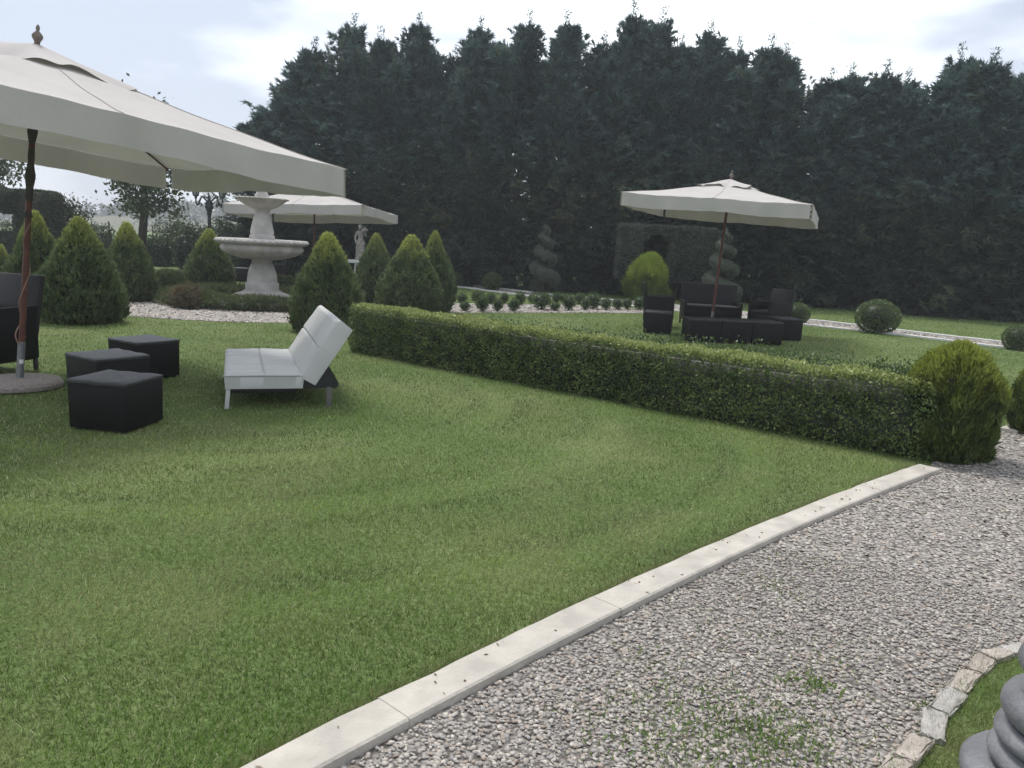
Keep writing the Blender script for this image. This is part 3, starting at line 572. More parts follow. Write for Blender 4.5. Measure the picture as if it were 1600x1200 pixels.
for row, lst in (('back', [(165, 590, 1), (265, 588, 1.15), (345, 595, 1), (430, 593, .95), (530, 597, 1.1), (605, 588, .95), (690, 580, .9), (755, 585, 1.1), (810, 587, 1.1), (900, 592, 1.1), (990, 584, .9)]),
                 ('front', [(183, 640, .8), (292, 640, 1.2), (388, 640, .95), (490, 640, 1), (662, 625, 1.6), (748, 637, .9), (835, 632, 1.2), (938, 632, 1), (988, 622, 1.5), (1067, 632, 1), (1140, 628, 1.05), (1200, 628, 1), (1280, 628, 1.3)])):
    for i, (zx, zy, sc) in enumerate(lst):
        b = G(680 + zx / 4, 320 + zy / 4 + 6.0 + 1.5 * sc)
        put_plant('box_plant', 'small bushy box plant in the %s row of the gravel bed' % row, 'shrub', sm[i % 4], (b.x, b.y + .1, 0), (sc * srng.uniform(.72, .92), sc * srng.uniform(.72, .92), sc * srng.uniform(.7, .95)), i * 1.7, 'box plants in the %s row of the gravel bed' % row)

# spiral topiaries
def spiral(name, label, px, base, top, seed, rmax, turns=4.3, flip=1, ph=0.0):
    b = G(px, base); b = Vector((b.x, b.y + .3, 0)); H = AY(px, top, b.y).z; rng = np.random.default_rng(seed); t = thing(name, label, 'topiary', b, 0, 'spiral topiaries')
    u = np.linspace(0, 1, 150); z = .22 + (H - .26) * (1 - (1 - u) ** 1.25) ** 1.0
    rc = rmax * .66 * (1 - u) ** .9 + .012; tr = rmax * .33 * (1 - u) ** .8 + .04; a = flip * turns * 2 * math.pi * u ** 1.15 + ph
    pts = np.stack([rc * np.cos(a), rc * np.sin(a), z], 1); g = Geo(); tube(g, pts, tr * .88, 12, (.075, .08, .062))
    n = 16000; i = rng.choice(149, n, p=(tr[:-1] * rc[:-1] + .004) / (tr[:-1] * rc[:-1] + .004).sum()); v = nrm(rng.normal(size=(n, 3))); fr = rng.random(n)[:, None]
    P = pts[i] * (1 - fr) + pts[i + 1] * fr + v * (tr[i] * rng.uniform(.88, 1.04, n))[:, None]; D = nrm(v + rng.normal(0, .5, (n, 3)))
    blades(g, P, D, rng.uniform(.03, .075, n), .024, mixcol((.082, .108, .080), (.180, .215, .160), rng.random(n)), rng); g.obj('crown', NEEDLE, t)
    tg = Geo(); tube(tg, [(0, 0, 0), (0.02, 0, H * .4), (0, 0, H * .85)], [.06, .045, .02], 8); tg.obj('trunk', BARK, t, True)
spiral('spiral_topiary', 'grey-green spiral topiary standing free in front of the cypress screen', 848, 461, 351, 501, .60, 3.9, -1, 2.2)
spiral('spiral_topiary', 'grey-green spiral topiary behind the wicker loveseat, next to the clipped arch', 1127, 480, 356, 502, .72, 4.1, -1, 1.4)

# clipped arches on stems
def arch(name, label, loc, rz, blocks, stems, seed, pal):
    t = thing(name, label, 'topiary', loc, rz); rng = np.random.default_rng(seed); g = Geo()
    for (x0, x1, y0, y1, z0, z1) in blocks:
        k = .05; bx = np.array([[x, y, z] for x in (x0 + k, x1 - k) for y in (y0 + k, y1 - k) for z in (z0 + k, z1 - k)])
        g.add(bx, Q=[[0, 1, 3, 2], [4, 6, 7, 5], [0, 4, 5, 1], [2, 3, 7, 6], [0, 2, 6, 4], [1, 5, 7, 3]], col=(.05, .055, .042))
        sx, sy, sz = x1 - x0, y1 - y0, z1 - z0; ar = np.array([sy * sz, sy * sz, sx * sz, sx * sz, sx * sy, sx * sy]); n = int(2600 * ar.sum() / 2); f = rng.choice(6, n, p=ar / ar.sum())
        P = np.stack([rng.uniform(x0, x1, n), rng.uniform(y0, y1, n), rng.uniform(z0, z1, n)], 1); Nn = np.zeros((n, 3))
        for k_, (ax, val, sg) in enumerate(((0, x0, -1), (0, x1, 1), (1, y0, -1), (1, y1, 1), (2, z0, -1), (2, z1, 1))):
            m = f == k_; P[m, ax] = val; Nn[m, ax] = sg
        c0 = np.array([(x0 + x1) / 2, (y0 + y1) / 2, (z0 + z1) / 2]); hs = np.array([sx, sy, sz]) / 2; rel = np.abs(P - c0) / hs
        P -= (P - c0) * (np.clip(np.sort(rel, 1)[:, 1] - .86, 0, 1) ** 1.0 * .45)[:, None]
        P += Nn * ((vnoise(P[:, 0] + 20, P[:, 2] + P[:, 1] + 20, .22, 70) - .5) * .06 - np.abs(rng.normal(0, .02, n)))[:, None]
        blades(g, P, nrm(Nn * .9 + rng.normal(0, .6, (n, 3))), rng.uniform(.04, .09, n), .034, mixcol(pal[0], pal[1], np.clip(vnoise(P[:, 0] + 30, P[:, 2] * 2 + 30, .3, 71) * .6 + rng.random(n) * .5, 0, 1)), rng)
    g.obj('crown', NEEDLE, t)
    for (x, y, z) in stems:
        tg = Geo(); tube(tg, [(x, y, 0), (x + .03, y, z * .5), (x, y, z)], [.05, .045, .04], 8); tg.obj('trunk', BARK, t, True)
aL, aR = AY(967, 352, 28.2), AY(1122, 356, 28.2); aw = aR.x - aL.x; zt, zb = (aL.z + aR.z) / 2, AY(1040, 437, 28.2).z
arch('clipped_arch', 'grey-green evergreen clipped into a block with an arched opening, on bare stems', (aL.x, 28.2, 0), 0,
     [(0, aw * .24, -.45, .45, zb, zt), (aw * .53, aw, -.45, .45, zb - .06, zt), (aw * .2, aw * .57, -.45, .45, zt - .28, zt), (aw * .2, aw * .30, -.44, .44, zt - .46, zt - .2), (aw * .47, aw * .57, -.44, .44, zt - .46, zt - .2)], [(aw * .13, 0, zb + .1), (aw * .62, 0, zb + .1), (aw * .88, 0, zb + .1)], 510, ((.078, .098, .074), (.165, .190, .145)))
bL, bR = AY(-60, 292, 27.5), AY(88, 298, 27.5); bw = bR.x - bL.x; bz = (bL.z + bR.z) / 2 - .03
arch('clipped_arch', 'large dark hedge clipped into an arch beside the loose bush, beyond the thujas', (bL.x, 27.5, 0), 0,
     [(bw * .62, bw, -.5, .5, .0, bz), (0, bw * .70, -.5, .5, bz - .48, bz), (bw * .45, bw * .66, -.48, .48, bz - .78, bz - .4), (-bw * .1, bw * .1, -.5, .5, .0, bz)], [(bw * .8, 0, 1.0), (0, 0, 1.0)], 511, ((.035, .052, .034), (.085, .10, .06)))

# low junipers: a ring round the fountain, low hedges between the thujas, ground cover by the armchair
def mound(name, label, pts, w, h, seed, n, pal, cat='ground cover', fn=None):
    rng = np.random.default_rng(seed); pts = np.array(pts, float); closed = bool(np.allclose(pts[0], pts[-1])); seg = np.linalg.norm(np.diff(pts, axis=0), axis=1); cum = np.concatenate([[0], np.cumsum(seg)])
    s = rng.uniform(0, cum[-1], n); px, py = np.interp(s, cum, pts[:, 0]), np.interp(s, cum, pts[:, 1])
    dx, dy = np.interp(s + .05, cum, pts[:, 0]) - np.interp(s - .05, cum, pts[:, 0]), np.interp(s + .05, cum, pts[:, 1]) - np.interp(s - .05, cum, pts[:, 1]); k = np.hypot(dx, dy) + 1e-9
    th_ = rng.uniform(0, math.pi, n); lump = (.82 + .4 * vnoise(s, th_, .45, 80 + seed % 5)) * (1 if closed else np.clip(np.minimum(s, cum[-1] - s) / (w * .5), .08, 1) ** .5); q = w / 2 * np.cos(th_) * lump; z = h * np.sin(th_) ** .55 * lump
    P = np.stack([px - dy / k * q, py + dx / k * q, z], 1) * 1.0; Nn = nrm(np.stack([-dy / k * np.cos(th_), dx / k * np.cos(th_), np.sin(th_) * .8], 1))
    g = Geo(); ns = 60; ss = np.linspace(0, cum[-1], ns); cpt = np.stack([np.interp(ss, cum, pts[:, 0]), np.interp(ss, cum, pts[:, 1])], 1); dd = nrm(np.gradient(cpt, axis=0)); V = []; et = np.ones(ns) if closed else np.clip(np.minimum(ss, cum[-1] - ss) / (w * .5), 0, 1) ** .5
    for a in (0, .6, 1.2, 1.9, 2.5, math.pi): V.append(np.concatenate([cpt + np.stack([-dd[:, 1], dd[:, 0]], 1) * (w / 2 * math.cos(a) * .72 * et)[:, None], (h * math.sin(a) ** .6 * .72 * et)[:, None]], 1))
    i = np.arange(ns - 1); g.add(np.concatenate(V), Q=np.concatenate([np.stack([j * ns + i, j * ns + i + 1, (j + 1) * ns + i + 1, (j + 1) * ns + i], 1) for j in range(5)]), col=(.014, .02, .01))
    c = mixcol(pal[0], pal[1], np.clip(vnoise(P[:, 0] + 40, P[:, 1], .3, 81) * .7 + rng.random(n) * .45 - .05, 0, 1)); br = rng.random(n) < .10; c[br] = np.array([.11, .085, .055])
    for k2 in range(2):
        D = nrm(Nn * .6 + rng.normal(0, .7, (n, 3)) + np.array([0, 0, .25])); blades(g, P, D, rng.uniform(.05, .14, n), rng.uniform(.014, .03, n), 1.4 * c * rng.uniform(.7, 1.3, n)[:, None], rng)
    return tag(g.obj(name, NEEDLE), label, cat)
RR = 1.85
ringp = [(FC[0] + RR * math.cos(a), FC[1] + RR * math.sin(a)) for a in np.linspace(0, 2 * math.pi, 40)]
mound('juniper_ring', 'low shaggy juniper ring growing round the foot of the fountain', ringp, .95, .25, 601, 15000, ((.032, .050, .022), (.085, .11, .045)))
def arcp(a0, a1, r): return [(FC[0] + r * math.cos(a), FC[1] + r * math.sin(a)) for a in np.radians(np.linspace(a0, a1, 14))]
mound('low_hedge', 'low green hedge between two thujas at the far side of the gravel circle', [P2(236, 450), P2(300, 456)], .7, .44, 602, 3000, ((.03, .05, .02), (.075, .105, .04)), 'hedge')
mound('low_hedge', 'low hedge edging the gravel circle behind the fountain', arcp(30, 110, 4.3), .6, .4, 603, 5000, ((.03, .05, .02), (.075, .105, .04)), 'hedge')
mound('creeping_juniper', 'creeping blue-green juniper at the foot of the broad thuja beside the armchair', [P2(70, 488), P2(108, 497)], .8, .42, 604, 2500, ((.03, .06, .035), (.07, .12, .06)))
mound('creeping_juniper', 'small heather-like tuft on the juniper ring nearest the gravel opening', [P2(283, 478), P2(300, 485)], .5, .45, 605, 1200, ((.06, .055, .03), (.12, .10, .06)))

# ================================================================== PARASOLS
def parasol(label, B, tilt, hp, a, b, rise, yaw, val, seed, base=True, sleeve=False, slit=.03):
    ax = Vector((math.sin(tilt[0]), math.sin(tilt[1]), 1)).normalized(); x = Vector((math.cos(yaw), math.sin(yaw), 0)); x = (x - ax * x.dot(ax)).normalized(); y = ax.cross(x)
    rot = Matrix((x, y, ax)).transposed(); root = thing('parasol', label, 'parasol', B, 0, 'square canvas parasols on wooden poles'); root.rotation_euler = rot.to_euler()
    rng = np.random.default_rng(seed); inv = rot.to_4x4().inverted(); down = inv.to_3x3() @ Vector((0, 0, -1))
    # canopy: four sloping panels with a little sag between the ribs
    def perim(s):
        s = s % 4; k = int(s); f = s - k; c = [(-1, -1), (1, -1), (1, 1), (-1, 1), (-1, -1)]; p, q = c[k], c[k + 1]; return np.array([(p[0] + (q[0] - p[0]) * f) * a, (p[1] + (q[1] - p[1]) * f) * b])
    ns, nm = 160, 24
    def pt(s, m):
        p = perim(s) * m; w = abs(math.sin(s * math.pi * 2)) ; return (p[0], p[1], hp + rise * (1 - m) ** 1.06 - .018 * w * m - .035 * math.sin(m * math.pi) * (1 - .4 * w) + .0045 * m * math.sin(s * 23 + 5 * m + seed) + .003 * m * m * math.sin(s * 57 - 3 * m + seed) + .004 * math.sin(m * 17 + s * 3))
    g = Geo(); V = [pt(4 * i / ns, .03 + .97 * j / nm) for j in range(nm + 1) for i in range(ns)]; ii = np.arange(ns); jj = (ii + 1) % ns
    g.add(V, Q=np.concatenate([np.stack([j * ns + ii, (j + 1) * ns + ii, (j + 1) * ns + jj, j * ns + jj], 1) for j in range(nm)])); can = g.obj('canopy', CANVAS, root, True)
    SEAM = mat('seam_thread', (.34, .31, .28), .9, .1)
    for k in range(8):
        g = Geo(); tube(g, [np.array(pt(k * .5, m_)) + [0, 0, .003] for m_ in np.linspace(.3, .995, 14)], .0045, 5); g.obj('seam', SEAM, can)
    # valance, one strip a side with slits at the corners
    for sd in range(4):
        g = Geo(); m = 40; V = []; nrml = np.array([(0, -1), (1, 0), (0, 1), (-1, 0)][sd])
        for i in range(m + 1):
            f = slit * .4 + (1 - slit * .8) * i / m; s = sd + f; top = np.array(pt(s, 1.0))
            wv = .014 * math.sin(f * 19 + sd * 2 + seed) + .012 * math.sin(f * 43 + seed) + .01 * math.sin(f * 71 + sd)
            for k in range(5):
                t = k / 4; o = top + np.array(down) * val * t * (1 + .04 * math.sin(f * 9 + sd)) ; o[:2] += nrml * (wv * t + .003 - .012 * t) ; V.append(o)
        idx = lambda i, k: i * 5 + k
        g.add(V, Q=[[idx(i, k), idx(i, k + 1), idx(i + 1, k + 1), idx(i + 1, k)] for i in range(m) for k in range(4)]); g.obj('valance', CANVAS, can, True)
    # vent flap on top
    g = Geo(); V = []; nv = 96
    for j in range(6):
        for i in range(nv):
            s = 4 * i / nv; m = .02 + (.27 + .035 * math.sin(s * 7 + seed) + .02 * math.sin(s * 17)) * j / 5; p = pt(s, m); V.append((p[0], p[1], p[2] + .05 - .02 * j / 5 + (.028 * math.sin(s * 9 + seed * 3) + .018 * math.sin(s * 21)) * (j / 5) ** 2))
    ii = np.arange(nv); jj = (ii + 1) % nv; g.add(V, Q=np.concatenate([np.stack([j * nv + ii, (j + 1) * nv + ii, (j + 1) * nv + jj, j * nv + jj], 1) for j in range(5)])); g.obj('vent_flap', CANVAS, can, True)
    g = Geo(); lathe(g, [(.018, hp + rise + .04), (.03, hp + rise + .075), (.045, hp + rise + .10), (.048, hp + rise + .125), (.03, hp + rise + .15), (.013, hp + rise + .165), (.019, hp + rise + .19), (.012, hp + rise + .215), (.003, hp + rise + .225)], 16); g.obj('finial', mat('weathered_wood', (.16, .13, .11), .8, .25, 20), root, True)
    # frame
    g = Geo(); lathe(g, [(.028, .42), (.028, 1.4), (.027, hp + rise + .05)], 16); g.obj('pole', WOOD, root, True)
    for nm_, zz in (('upper_hub', hp + rise - .16), ('lower_hub', hp + .08)):
        g = Geo(); lathe(g, [(.05, zz), (.062, zz + .02), (.062, zz + .08), (.045, zz + .1)], 16); g.obj(nm_, WOOD, root, True)
    for k in range(8):
        s = k * .5; e = np.array(pt(s, .985)) - [0, 0, .035]; o = np.array([0, 0, hp + rise - .11]); g = Geo(); tube(g, [o + (e - o) * t for t in (.02, .5, 1)], .013, 6); rib = g.obj('rib', WOOD, root)
        q = o + (e - o) * .52; g = Geo(); tube(g, [(0.03 * np.sign(e[0]), 0, hp + .13), q], .010, 6); g.obj('strut', WOOD, rib)
    g = Geo(); tube(g, [(0, 0, .02), (0, 0, .3), (0, 0, .46)], .034, 16); st = g.obj('base_tube', mat('galvanised', (.20, .21, .22), .45, .2, 20, 0, 60, .5, 0, .6), root, True)
    if sleeve:
        g = Geo(); V = np.array([[math.cos(a_), math.sin(a_), 0] for a_ in np.linspace(-2.3, -1.2, 8)]) * .0355
        g.add(np.concatenate([V + [0, 0, .245], V + [0, 0, .285]]), Q=[[i, i + 1, i + 9, i + 8] for i in range(7)]); g.obj('sticker', mat('paper', (.72, .73, .74), .6, .03), st)
        g = Geo(); z = np.linspace(.50, 1.62, 160); an = (z - .5) * 9.5 + .5 * np.sin(z * 5); rr = .032 + .006 * np.sin(z * 17); tube(g, np.stack([rr * np.cos(an), rr * np.sin(an), z], 1), .0065, 6)
        zl = np.linspace(0, 1, 16); tube(g, np.stack([-.035 - .03 * np.sin(zl * 3.14), -.02 + 0 * zl, .62 - .18 * zl], 1), .0065, 6)
        g.obj('cord', mat('cord', (.33, .20, .16), .9, .2, 40, .4, 200), root, True)
        g = Geo(); z = np.linspace(1.68, 2.55, 16); lathe(g, [(.034 + .008 * math.sin(q * 13) + .005 * math.sin(q * 31), q) for q in z], 14); g.obj('cloth_sleeve', mat('dark_cloth', (.075, .065, .062), .9, .2, 20, .4, 60), root, True)
    if base:
        bo = bm_obj('foot_disc', _disc(), mat('pebble_concrete', (.33, .29, .265), .9, .28, 45, .7, 120), root); bo.rotation_euler = rot.inverted().to_euler()
    return root
def _disc():
    bm = bmesh.new(); pr = [(.0, .0), (.36, .0), (.385, .015), (.39, .05), (.37, .078), (.33, .09), (.12, .097), (0, .1)]; seg = 40; rows = []
    for r, z in pr[1:-1]: rows.append([bm.verts.new((r * math.cos(2 * math.pi * i / seg), r * math.sin(2 * math.pi * i / seg), z)) for i in range(seg)])
    for A_, B_ in zip(rows[:-1], rows[1:]):
        for i in range(seg): bm.faces.new((A_[i], A_[(i + 1) % seg], B_[(i + 1) % seg], B_[i]))
    bm.faces.new(rows[-1]); bm.faces.new(rows[0][::-1]); return bm
R_ = math.radians
parasol('big cream parasol with cord-wound red pole, beside the black ottomans and armchair', Vector((-4.91, 7.69, 0)), (R_(4.2), R_(3.2)), 2.60, 2.34, 1.83, .66, R_(51.6), .27, 1, True, True)
parasol('cream parasol on a leaning red pole over the wicker loveseat group', Vector((4.23, 17.05, 0)), (R_(2.2), R_(-.6)), 2.70, 1.77, 2.11, .50, R_(-21.8), .25, 2)
parasol('cream parasol half hidden behind the stone fountain', Vector((-6.08, 23.75, 0)), (R_(-1.4), R_(3.3)), 2.38, 2.1, 1.53, .70, R_(-9.5), .25, 3)

# ================================================================== WICKER FURNITURE
def ottoman(label, loc, rz, s=.52, h=.43, group='black wicker ottomans', sy=None):
    t = thing('ottoman', label, 'ottoman', loc, rz, group); sy = sy or s
    box_part('body', (s, sy, h - .055), (0, 0, .02), WICKER, t, .012, taper=.985)
    bm = rbox(s + .008, sy + .008, .045, (0, 0, h - .045), .014, 2, cuts=4)
    for v in bm.verts:
        if v.co.z > h - .01: v.co.z -= .010 * math.cos(v.co.x / s * 2.6) * math.cos(v.co.y / sy * 2.6) + .003 * math.sin(v.co.x * 31)
    bm_obj('top', bm, WICKER_SKYLIT, t)
    for sx in (-1, 1):
        for sy_ in (-1, 1): box_part('foot', (.035, .035, .024), (sx * (s / 2 - .05), sy_ * (sy / 2 - .05), 0), IRON, t, .004)
    return t
ottoman('black wicker ottoman with sky sheen coloured into its top, standing free, furthest from the wicker armchair', (-3.26, 6.37, 0), R_(-9), .51, .42, 'black ottomans on the lawn')
ottoman('black wicker ottoman between two others, next to the parasol foot', (-3.88, 7.44, 0), R_(-32), .53, .43, 'black ottomans on the lawn')
ottoman('black wicker ottoman on the gravel side of the three, across from the white sofa', (-4.08, 8.6, 0), R_(-31), .52, .43, 'black ottomans on the lawn')
row0, row1 = G(1077, 535), G(1222, 541); rd = (row1 - row0).normalized(); rn = Vector((-rd.y, rd.x, 0)); RL = (row1 - row0).length
for i, lab in enumerate(('black wicker ottoman at the end of the row of three, by the parasol pole', 'middle black wicker ottoman of the row of three before the loveseat', 'black wicker ottoman at the end of the row of three, by the lone ottoman')):
    c = row0 + rd * RL * (i + .5) / 3 + rn * .29; ottoman(lab, (c.x, c.y, 0), math.atan2(rd.y, rd.x), RL / 3 - .006, .455, 'ottomans of the lounge group', .56)
c = G(1033, 523); ottoman('lone black wicker ottoman in front of the armchair facing the parasol pole', (c.x - .02, c.y + .32, 0), R_(-14), .56, .46, 'ottomans of the lounge group')
c = G(1232, 533); ottoman('lone black wicker ottoman in front of the armchair near the round shrub', (c.x - .02, c.y + .28, 0), R_(6), .54, .46, 'ottomans of the lounge group')
def armchair(name, label, cat, loc, rz, w=.62, d=.68, hb=.98, ha=.68, group=None, recl=.12, cushion=True):
    """faces local -Y, origin on the ground under the seat centre"""
    t = thing(name, label, cat, loc, rz, group)
    box_part('seat', (w - .10, d - .06, .30), (0, -.01, .12), WICKER, t, .012)
    box_part('cushion', (w - .12, d - .10, .07), (0, -.02, .422), mat('cushion_grey', (.025, .025, .028), .8, .15, 10), t, .025)
    for s in (-1, 1): box_part('arm', (.055, d, ha - .14), (s * (w / 2 - .028), 0, .14), WICKER, t, .014)
    bm = rbox(w, .055, hb - .36, (0, 0, 0), .014, 2, cuts=1); M_ = Matrix.Translation((0, d / 2 - .03, .36)) @ Matrix.Rotation(-recl, 4, 'X'); bmesh.ops.transform(bm, matrix=M_, verts=bm.verts)
    bm_obj('backrest', bm, mat('wicker_back', (.014, .0135, .0145), .45, .2, 14, .3, 90, .3), t)
    box_part('back_panel', (w - .11, .04, .30), (0, d / 2 - .04, .12), WICKER, t, .008)
    for sx in (-1, 1):
        for sy_ in (-1, 1): box_part('leg', (.04, .04, .145), (sx * (w / 2 - .03), sy_ * (d / 2 - .03), 0), IRON, t, .006)
    return t
cr = G(60, 578); dch = Vector((-.25, -.95, 0)).normalized(); nch = Vector((.95, -.25, 0)).normalized()
cc = cr + dch * .34 - nch * .30
armchair('wicker_armchair', 'dark wicker armchair behind the near parasol pole', 'armchair', (cc.x, cc.y, 0), math.atan2(dch.y, dch.x) + math.pi / 2, .64, .70, 1.06, .72, recl=.2)
lv = G(1113, 511); armchair('wicker_loveseat', 'two-seat dark wicker sofa facing the row of ottomans', 'sofa', (lv.x, lv.y + .34, 0), R_(-3), 1.34, .72, .98, .58)
c = AY(1030, 480, 17.9); armchair('wicker_armchair', 'dark wicker armchair seen sideways between the golden thuja and the parasol pole', 'armchair', (c.x, c.y, 0), R_(78), .62, .66, .98, .70, 'armchairs of the lounge group')
c = AY(1203, 480, 17.9); armchair('wicker_armchair', 'dark wicker armchair seen sideways next to the round shrub', 'armchair', (c.x, c.y, 0), R_(-62), .66, .68, .98, .68, 'armchairs of the lounge group')
# dark set beyond the fountain
for i, (px, lab) in enumerate(((375, 'dark wicker ottoman beyond the fountain, beside the thuja'), (404, 'dark wicker ottoman glimpsed directly behind the fountain column'))):
    c = G(px, 440.5); ottoman(lab, (c.x, c.y + .3, 0), R_(-8), .62, .46, 'dark seats beyond the fountain')
c = G(430, 443); armchair('wicker_armchair', 'dark wicker armchair half hidden by the fountain column', 'armchair', (c.x - .1, c.y + .5, 0), R_(-80), .62, .66, .85, .62)

# ================================================================== WHITE FUTON SOFA
LEATHER = mat('white_leather', (.46, .46, .445), .45, .05, 3, .06, 40, .4)
fa, fb = G(354, 640), G(524, 640); fx = Vector((fb.x - fa.x, fb.y - fa.y, 0)).normalized(); fo = fa + Vector((0, 0, 0))
fut = thing('sofa_bed', 'white quilted leather sofa bed with its back half folded down', 'sofa', (fo.x, fo.y, 0), math.atan2(fx.y, fx.x) + R_(5.5))
# local: +X from front to back, +Y along the length (away)
FL, SD = 1.72, .72
def quilted(L, W, T, nx, ny):
    """cushion slab, x 0..W, y 0..L, z 0..T, channels across"""
    bm = bmesh.new(); gx, gy = 48, 60; top = [[None] * (gy + 1) for _ in range(gx + 1)]; bot = [[None] * (gy + 1) for _ in range(gx + 1)]
    for i in range(gx + 1):
        for j in range(gy + 1):
            u, v = i / gx, j / gy; ch = abs(math.sin(v * math.pi * ny)) ** .35; cx = min(1, abs(u - .5) / .02) ; e = min(1, min(u, 1 - u) / .06, min(v, 1 - v) / .03) ** .5
            z = T * (.80 + .20 * e) - .017 * (1 - ch) * e - .014 * (1 - cx) * e - .004 * math.sin(u * 9 + v * 13); top[i][j] = bm.verts.new((u * W, v * L, z)); bot[i][j] = bm.verts.new((u * W * .97 + .01, v * L * .985 + .01, 0))
    for i in range(gx):
        for j in range(gy):
            bm.faces.new((top[i][j], top[i + 1][j], top[i + 1][j + 1], top[i][j + 1])); bm.faces.new((bot[i][j], bot[i][j + 1], bot[i + 1][j + 1], bot[i + 1][j]))
    for i in range(gx):
        bm.faces.new((bot[i][0], bot[i + 1][0], top[i + 1][0], top[i][0])); bm.faces.new((bot[i + 1][gy], bot[i][gy], top[i][gy], top[i + 1][gy]))
    for j in range(gy):
        bm.faces.new((bot[0][j + 1], bot[0][j], top[0][j], top[0][j + 1])); bm.faces.new((bot[gx][j], bot[gx][j + 1], top[gx][j + 1], top[gx][j]))
    return bm
bm = quilted(FL, SD, .152, 2, 9); bmesh.ops.translate(bm, verts=bm.verts, vec=(-.02, -.02, .196)); seat = bm_obj('seat', bm, LEATHER, fut, True, 60)
bm = quilted(FL, .66, .19, 2, 9); ang = R_(57)
# fold the back up about its lower edge; its padded side faces the seat
bmesh.ops.transform(bm, matrix=Matrix.Translation((.80, -.02, .215)) @ Matrix.Rotation(-ang, 4, 'Y'), verts=bm.verts); back = bm_obj('backrest', bm, LEATHER, fut, True, 60)
g = Geo()
for zz in (.196 + .124,):
    tube(g, [(-.03, -.021, zz), (.3, -.024, zz + .004), (SD - .05, -.021, zz)], .006, 6)
g.obj('piping', mat('seam', (.36, .36, .35), .6), seat)
FR_ = mat('black_vinyl', (.02, .02, .021), .45, .15, 10, .1, 60, .4)
bm = bmesh.new()
pr = [(.62, .19), (1.02, .19), (1.04, .225), (.945, .395), (.92, .40), (.60, .21)]
va = [bm.verts.new((x, .02, z)) for x, z in pr]; vb = [bm.verts.new((x, FL - .05, z)) for x, z in pr]
bm.faces.new(va); bm.faces.new(vb[::-1])
for i in range(6): bm.faces.new((va[i], va[(i + 1) % 6], vb[(i + 1) % 6], vb[i]))
bmesh.ops.recalc_face_normals(bm, faces=bm.faces[:]); bmesh.ops.bevel(bm, geom=bm.edges[:], offset=.012, segments=2, affect='EDGES'); bm_obj('back_frame', bm, FR_, fut)
box_part('under_frame', (.62, FL - .1, .05), (.32, FL / 2, .145), FR_, fut, .006)
for y in (.03, FL - .06): box_part('leg', (.04, .05, .215), (.0, y, 0), mat('white_metal', (.5, .51, .5), .4, .04), fut, .006, Matrix.Rotation(R_(5), 4, 'Y'))
for y in (.05, FL - .08): box_part('rear_leg', (.05, .05, .21), (.94, y, 0), mat('grey_metal', (.13, .125, .12), .5, .1), fut, .005)

# ================================================================== FOUNTAIN
fq = thing('fountain', 'tall two-tier pale stone fountain with scalloped basins', 'fountain', (FC[0], FC[1], 0), R_(14))
def fz(py): return AY(410, py, FC[1]).z
z1, z2 = fz(375), fz(311)
g = Geo(); lathe(g, [(.80, 0), (.80, .08), (.72, .14), (.60, .22), (.46, .27), (.42, .29), (.42, .31)], 48, lobes=16, lobe_amp=.05, lobe_rows=(0, 1, 2, 3)); g.obj('plinth', STONE, fq, True)
def octo(prof, nm):
    g = Geo(); lathe(g, prof, 8, phase=math.pi / 8); o = g.obj(nm, STONE, fq, False); return o
octo([(.40, .31), (.40, .47), (.37, .50), (.355, .50), (.36, .55), (.335, .72), (.265, .92), (.222, z1 - .55), (.235, z1 - .53), (.25, z1 - .44)], 'lower_column')
g = Geo(); b0 = z1 - .34
lathe(g, [(.22, b0 - .11), (.45, b0 - .09), (.74, b0 - .01), (.89, b0 + .08), (.925, b0 + .15), (.90, b0 + .215), (.91, b0 + .24)], 72, lobes=22, lobe_amp=.045, lobe_rows=(1, 2, 3, 4), cap=False); lb_ = g.obj('lower_basin', STONE, fq, True)
g = Geo(); lathe(g, [(.89, b0 + .225), (.98, b0 + .24), (1.03, b0 + .27), (1.04, b0 + .315), (1.02, b0 + .355), (.93, b0 + .36), (.86, b0 + .33), (.5, b0 + .16), (.2, b0 + .12)], 72, cap=False); g.obj('rim', STONE, lb_, True)
g = Geo()
def beads(g, R, z, n, s):
    for i in range(n):
        a = 2 * math.pi * i / n; V = ICO_V * s; ca, sa = math.cos(a), math.sin(a); g.add(np.stack([V[:, 0] * ca * .7 - V[:, 1] * sa * 1.5 + R * ca, V[:, 0] * sa * .7 + V[:, 1] * ca * 1.5 + R * sa, V[:, 2] * .8 + z], 1), T=ICO_T)
beads(g, 1.03, b0 + .30, 44, .042); g.obj('rim_moulding', STONE, lb_, True)
octo([(.30, b0 + .16), (.30, b0 + .40), (.295, b0 + .44), (.27, b0 + .45), (.275, b0 + .50), (.28, b0 + .52), (.24, b0 + .70), (.175, z2 - .32), (.165, z2 - .30), (.19, z2 - .27), (.2, z2 - .2)], 'upper_column')
g = Geo(); b1 = z2 - .21; lathe(g, [(.2, b1 - .02), (.32, b1 + .03), (.45, b1 + .11), (.52, b1 + .17), (.54, b1 + .185)], 60, lobes=18, lobe_amp=.05, lobe_rows=(1, 2, 3), cap=False); ub = g.obj('upper_basin', STONE, fq, True)
g = Geo(); lathe(g, [(.52, b1 + .18), (.57, b1 + .195), (.585, b1 + .215), (.57, b1 + .235), (.5, b1 + .235), (.3, b1 + .12), (.1, b1 + .1)], 60, cap=False); g.obj('rim', STONE, ub, True)
g = Geo(); beads(g, .58, b1 + .212, 34, .030); g.obj('rim_moulding', STONE, ub, True)
octo([(.17, b1 + .1), (.17, b1 + .30), (.15, b1 + .32), (.13, b1 + .34), (.12, b1 + .48), (.09, b1 + .58)], 'top_column')
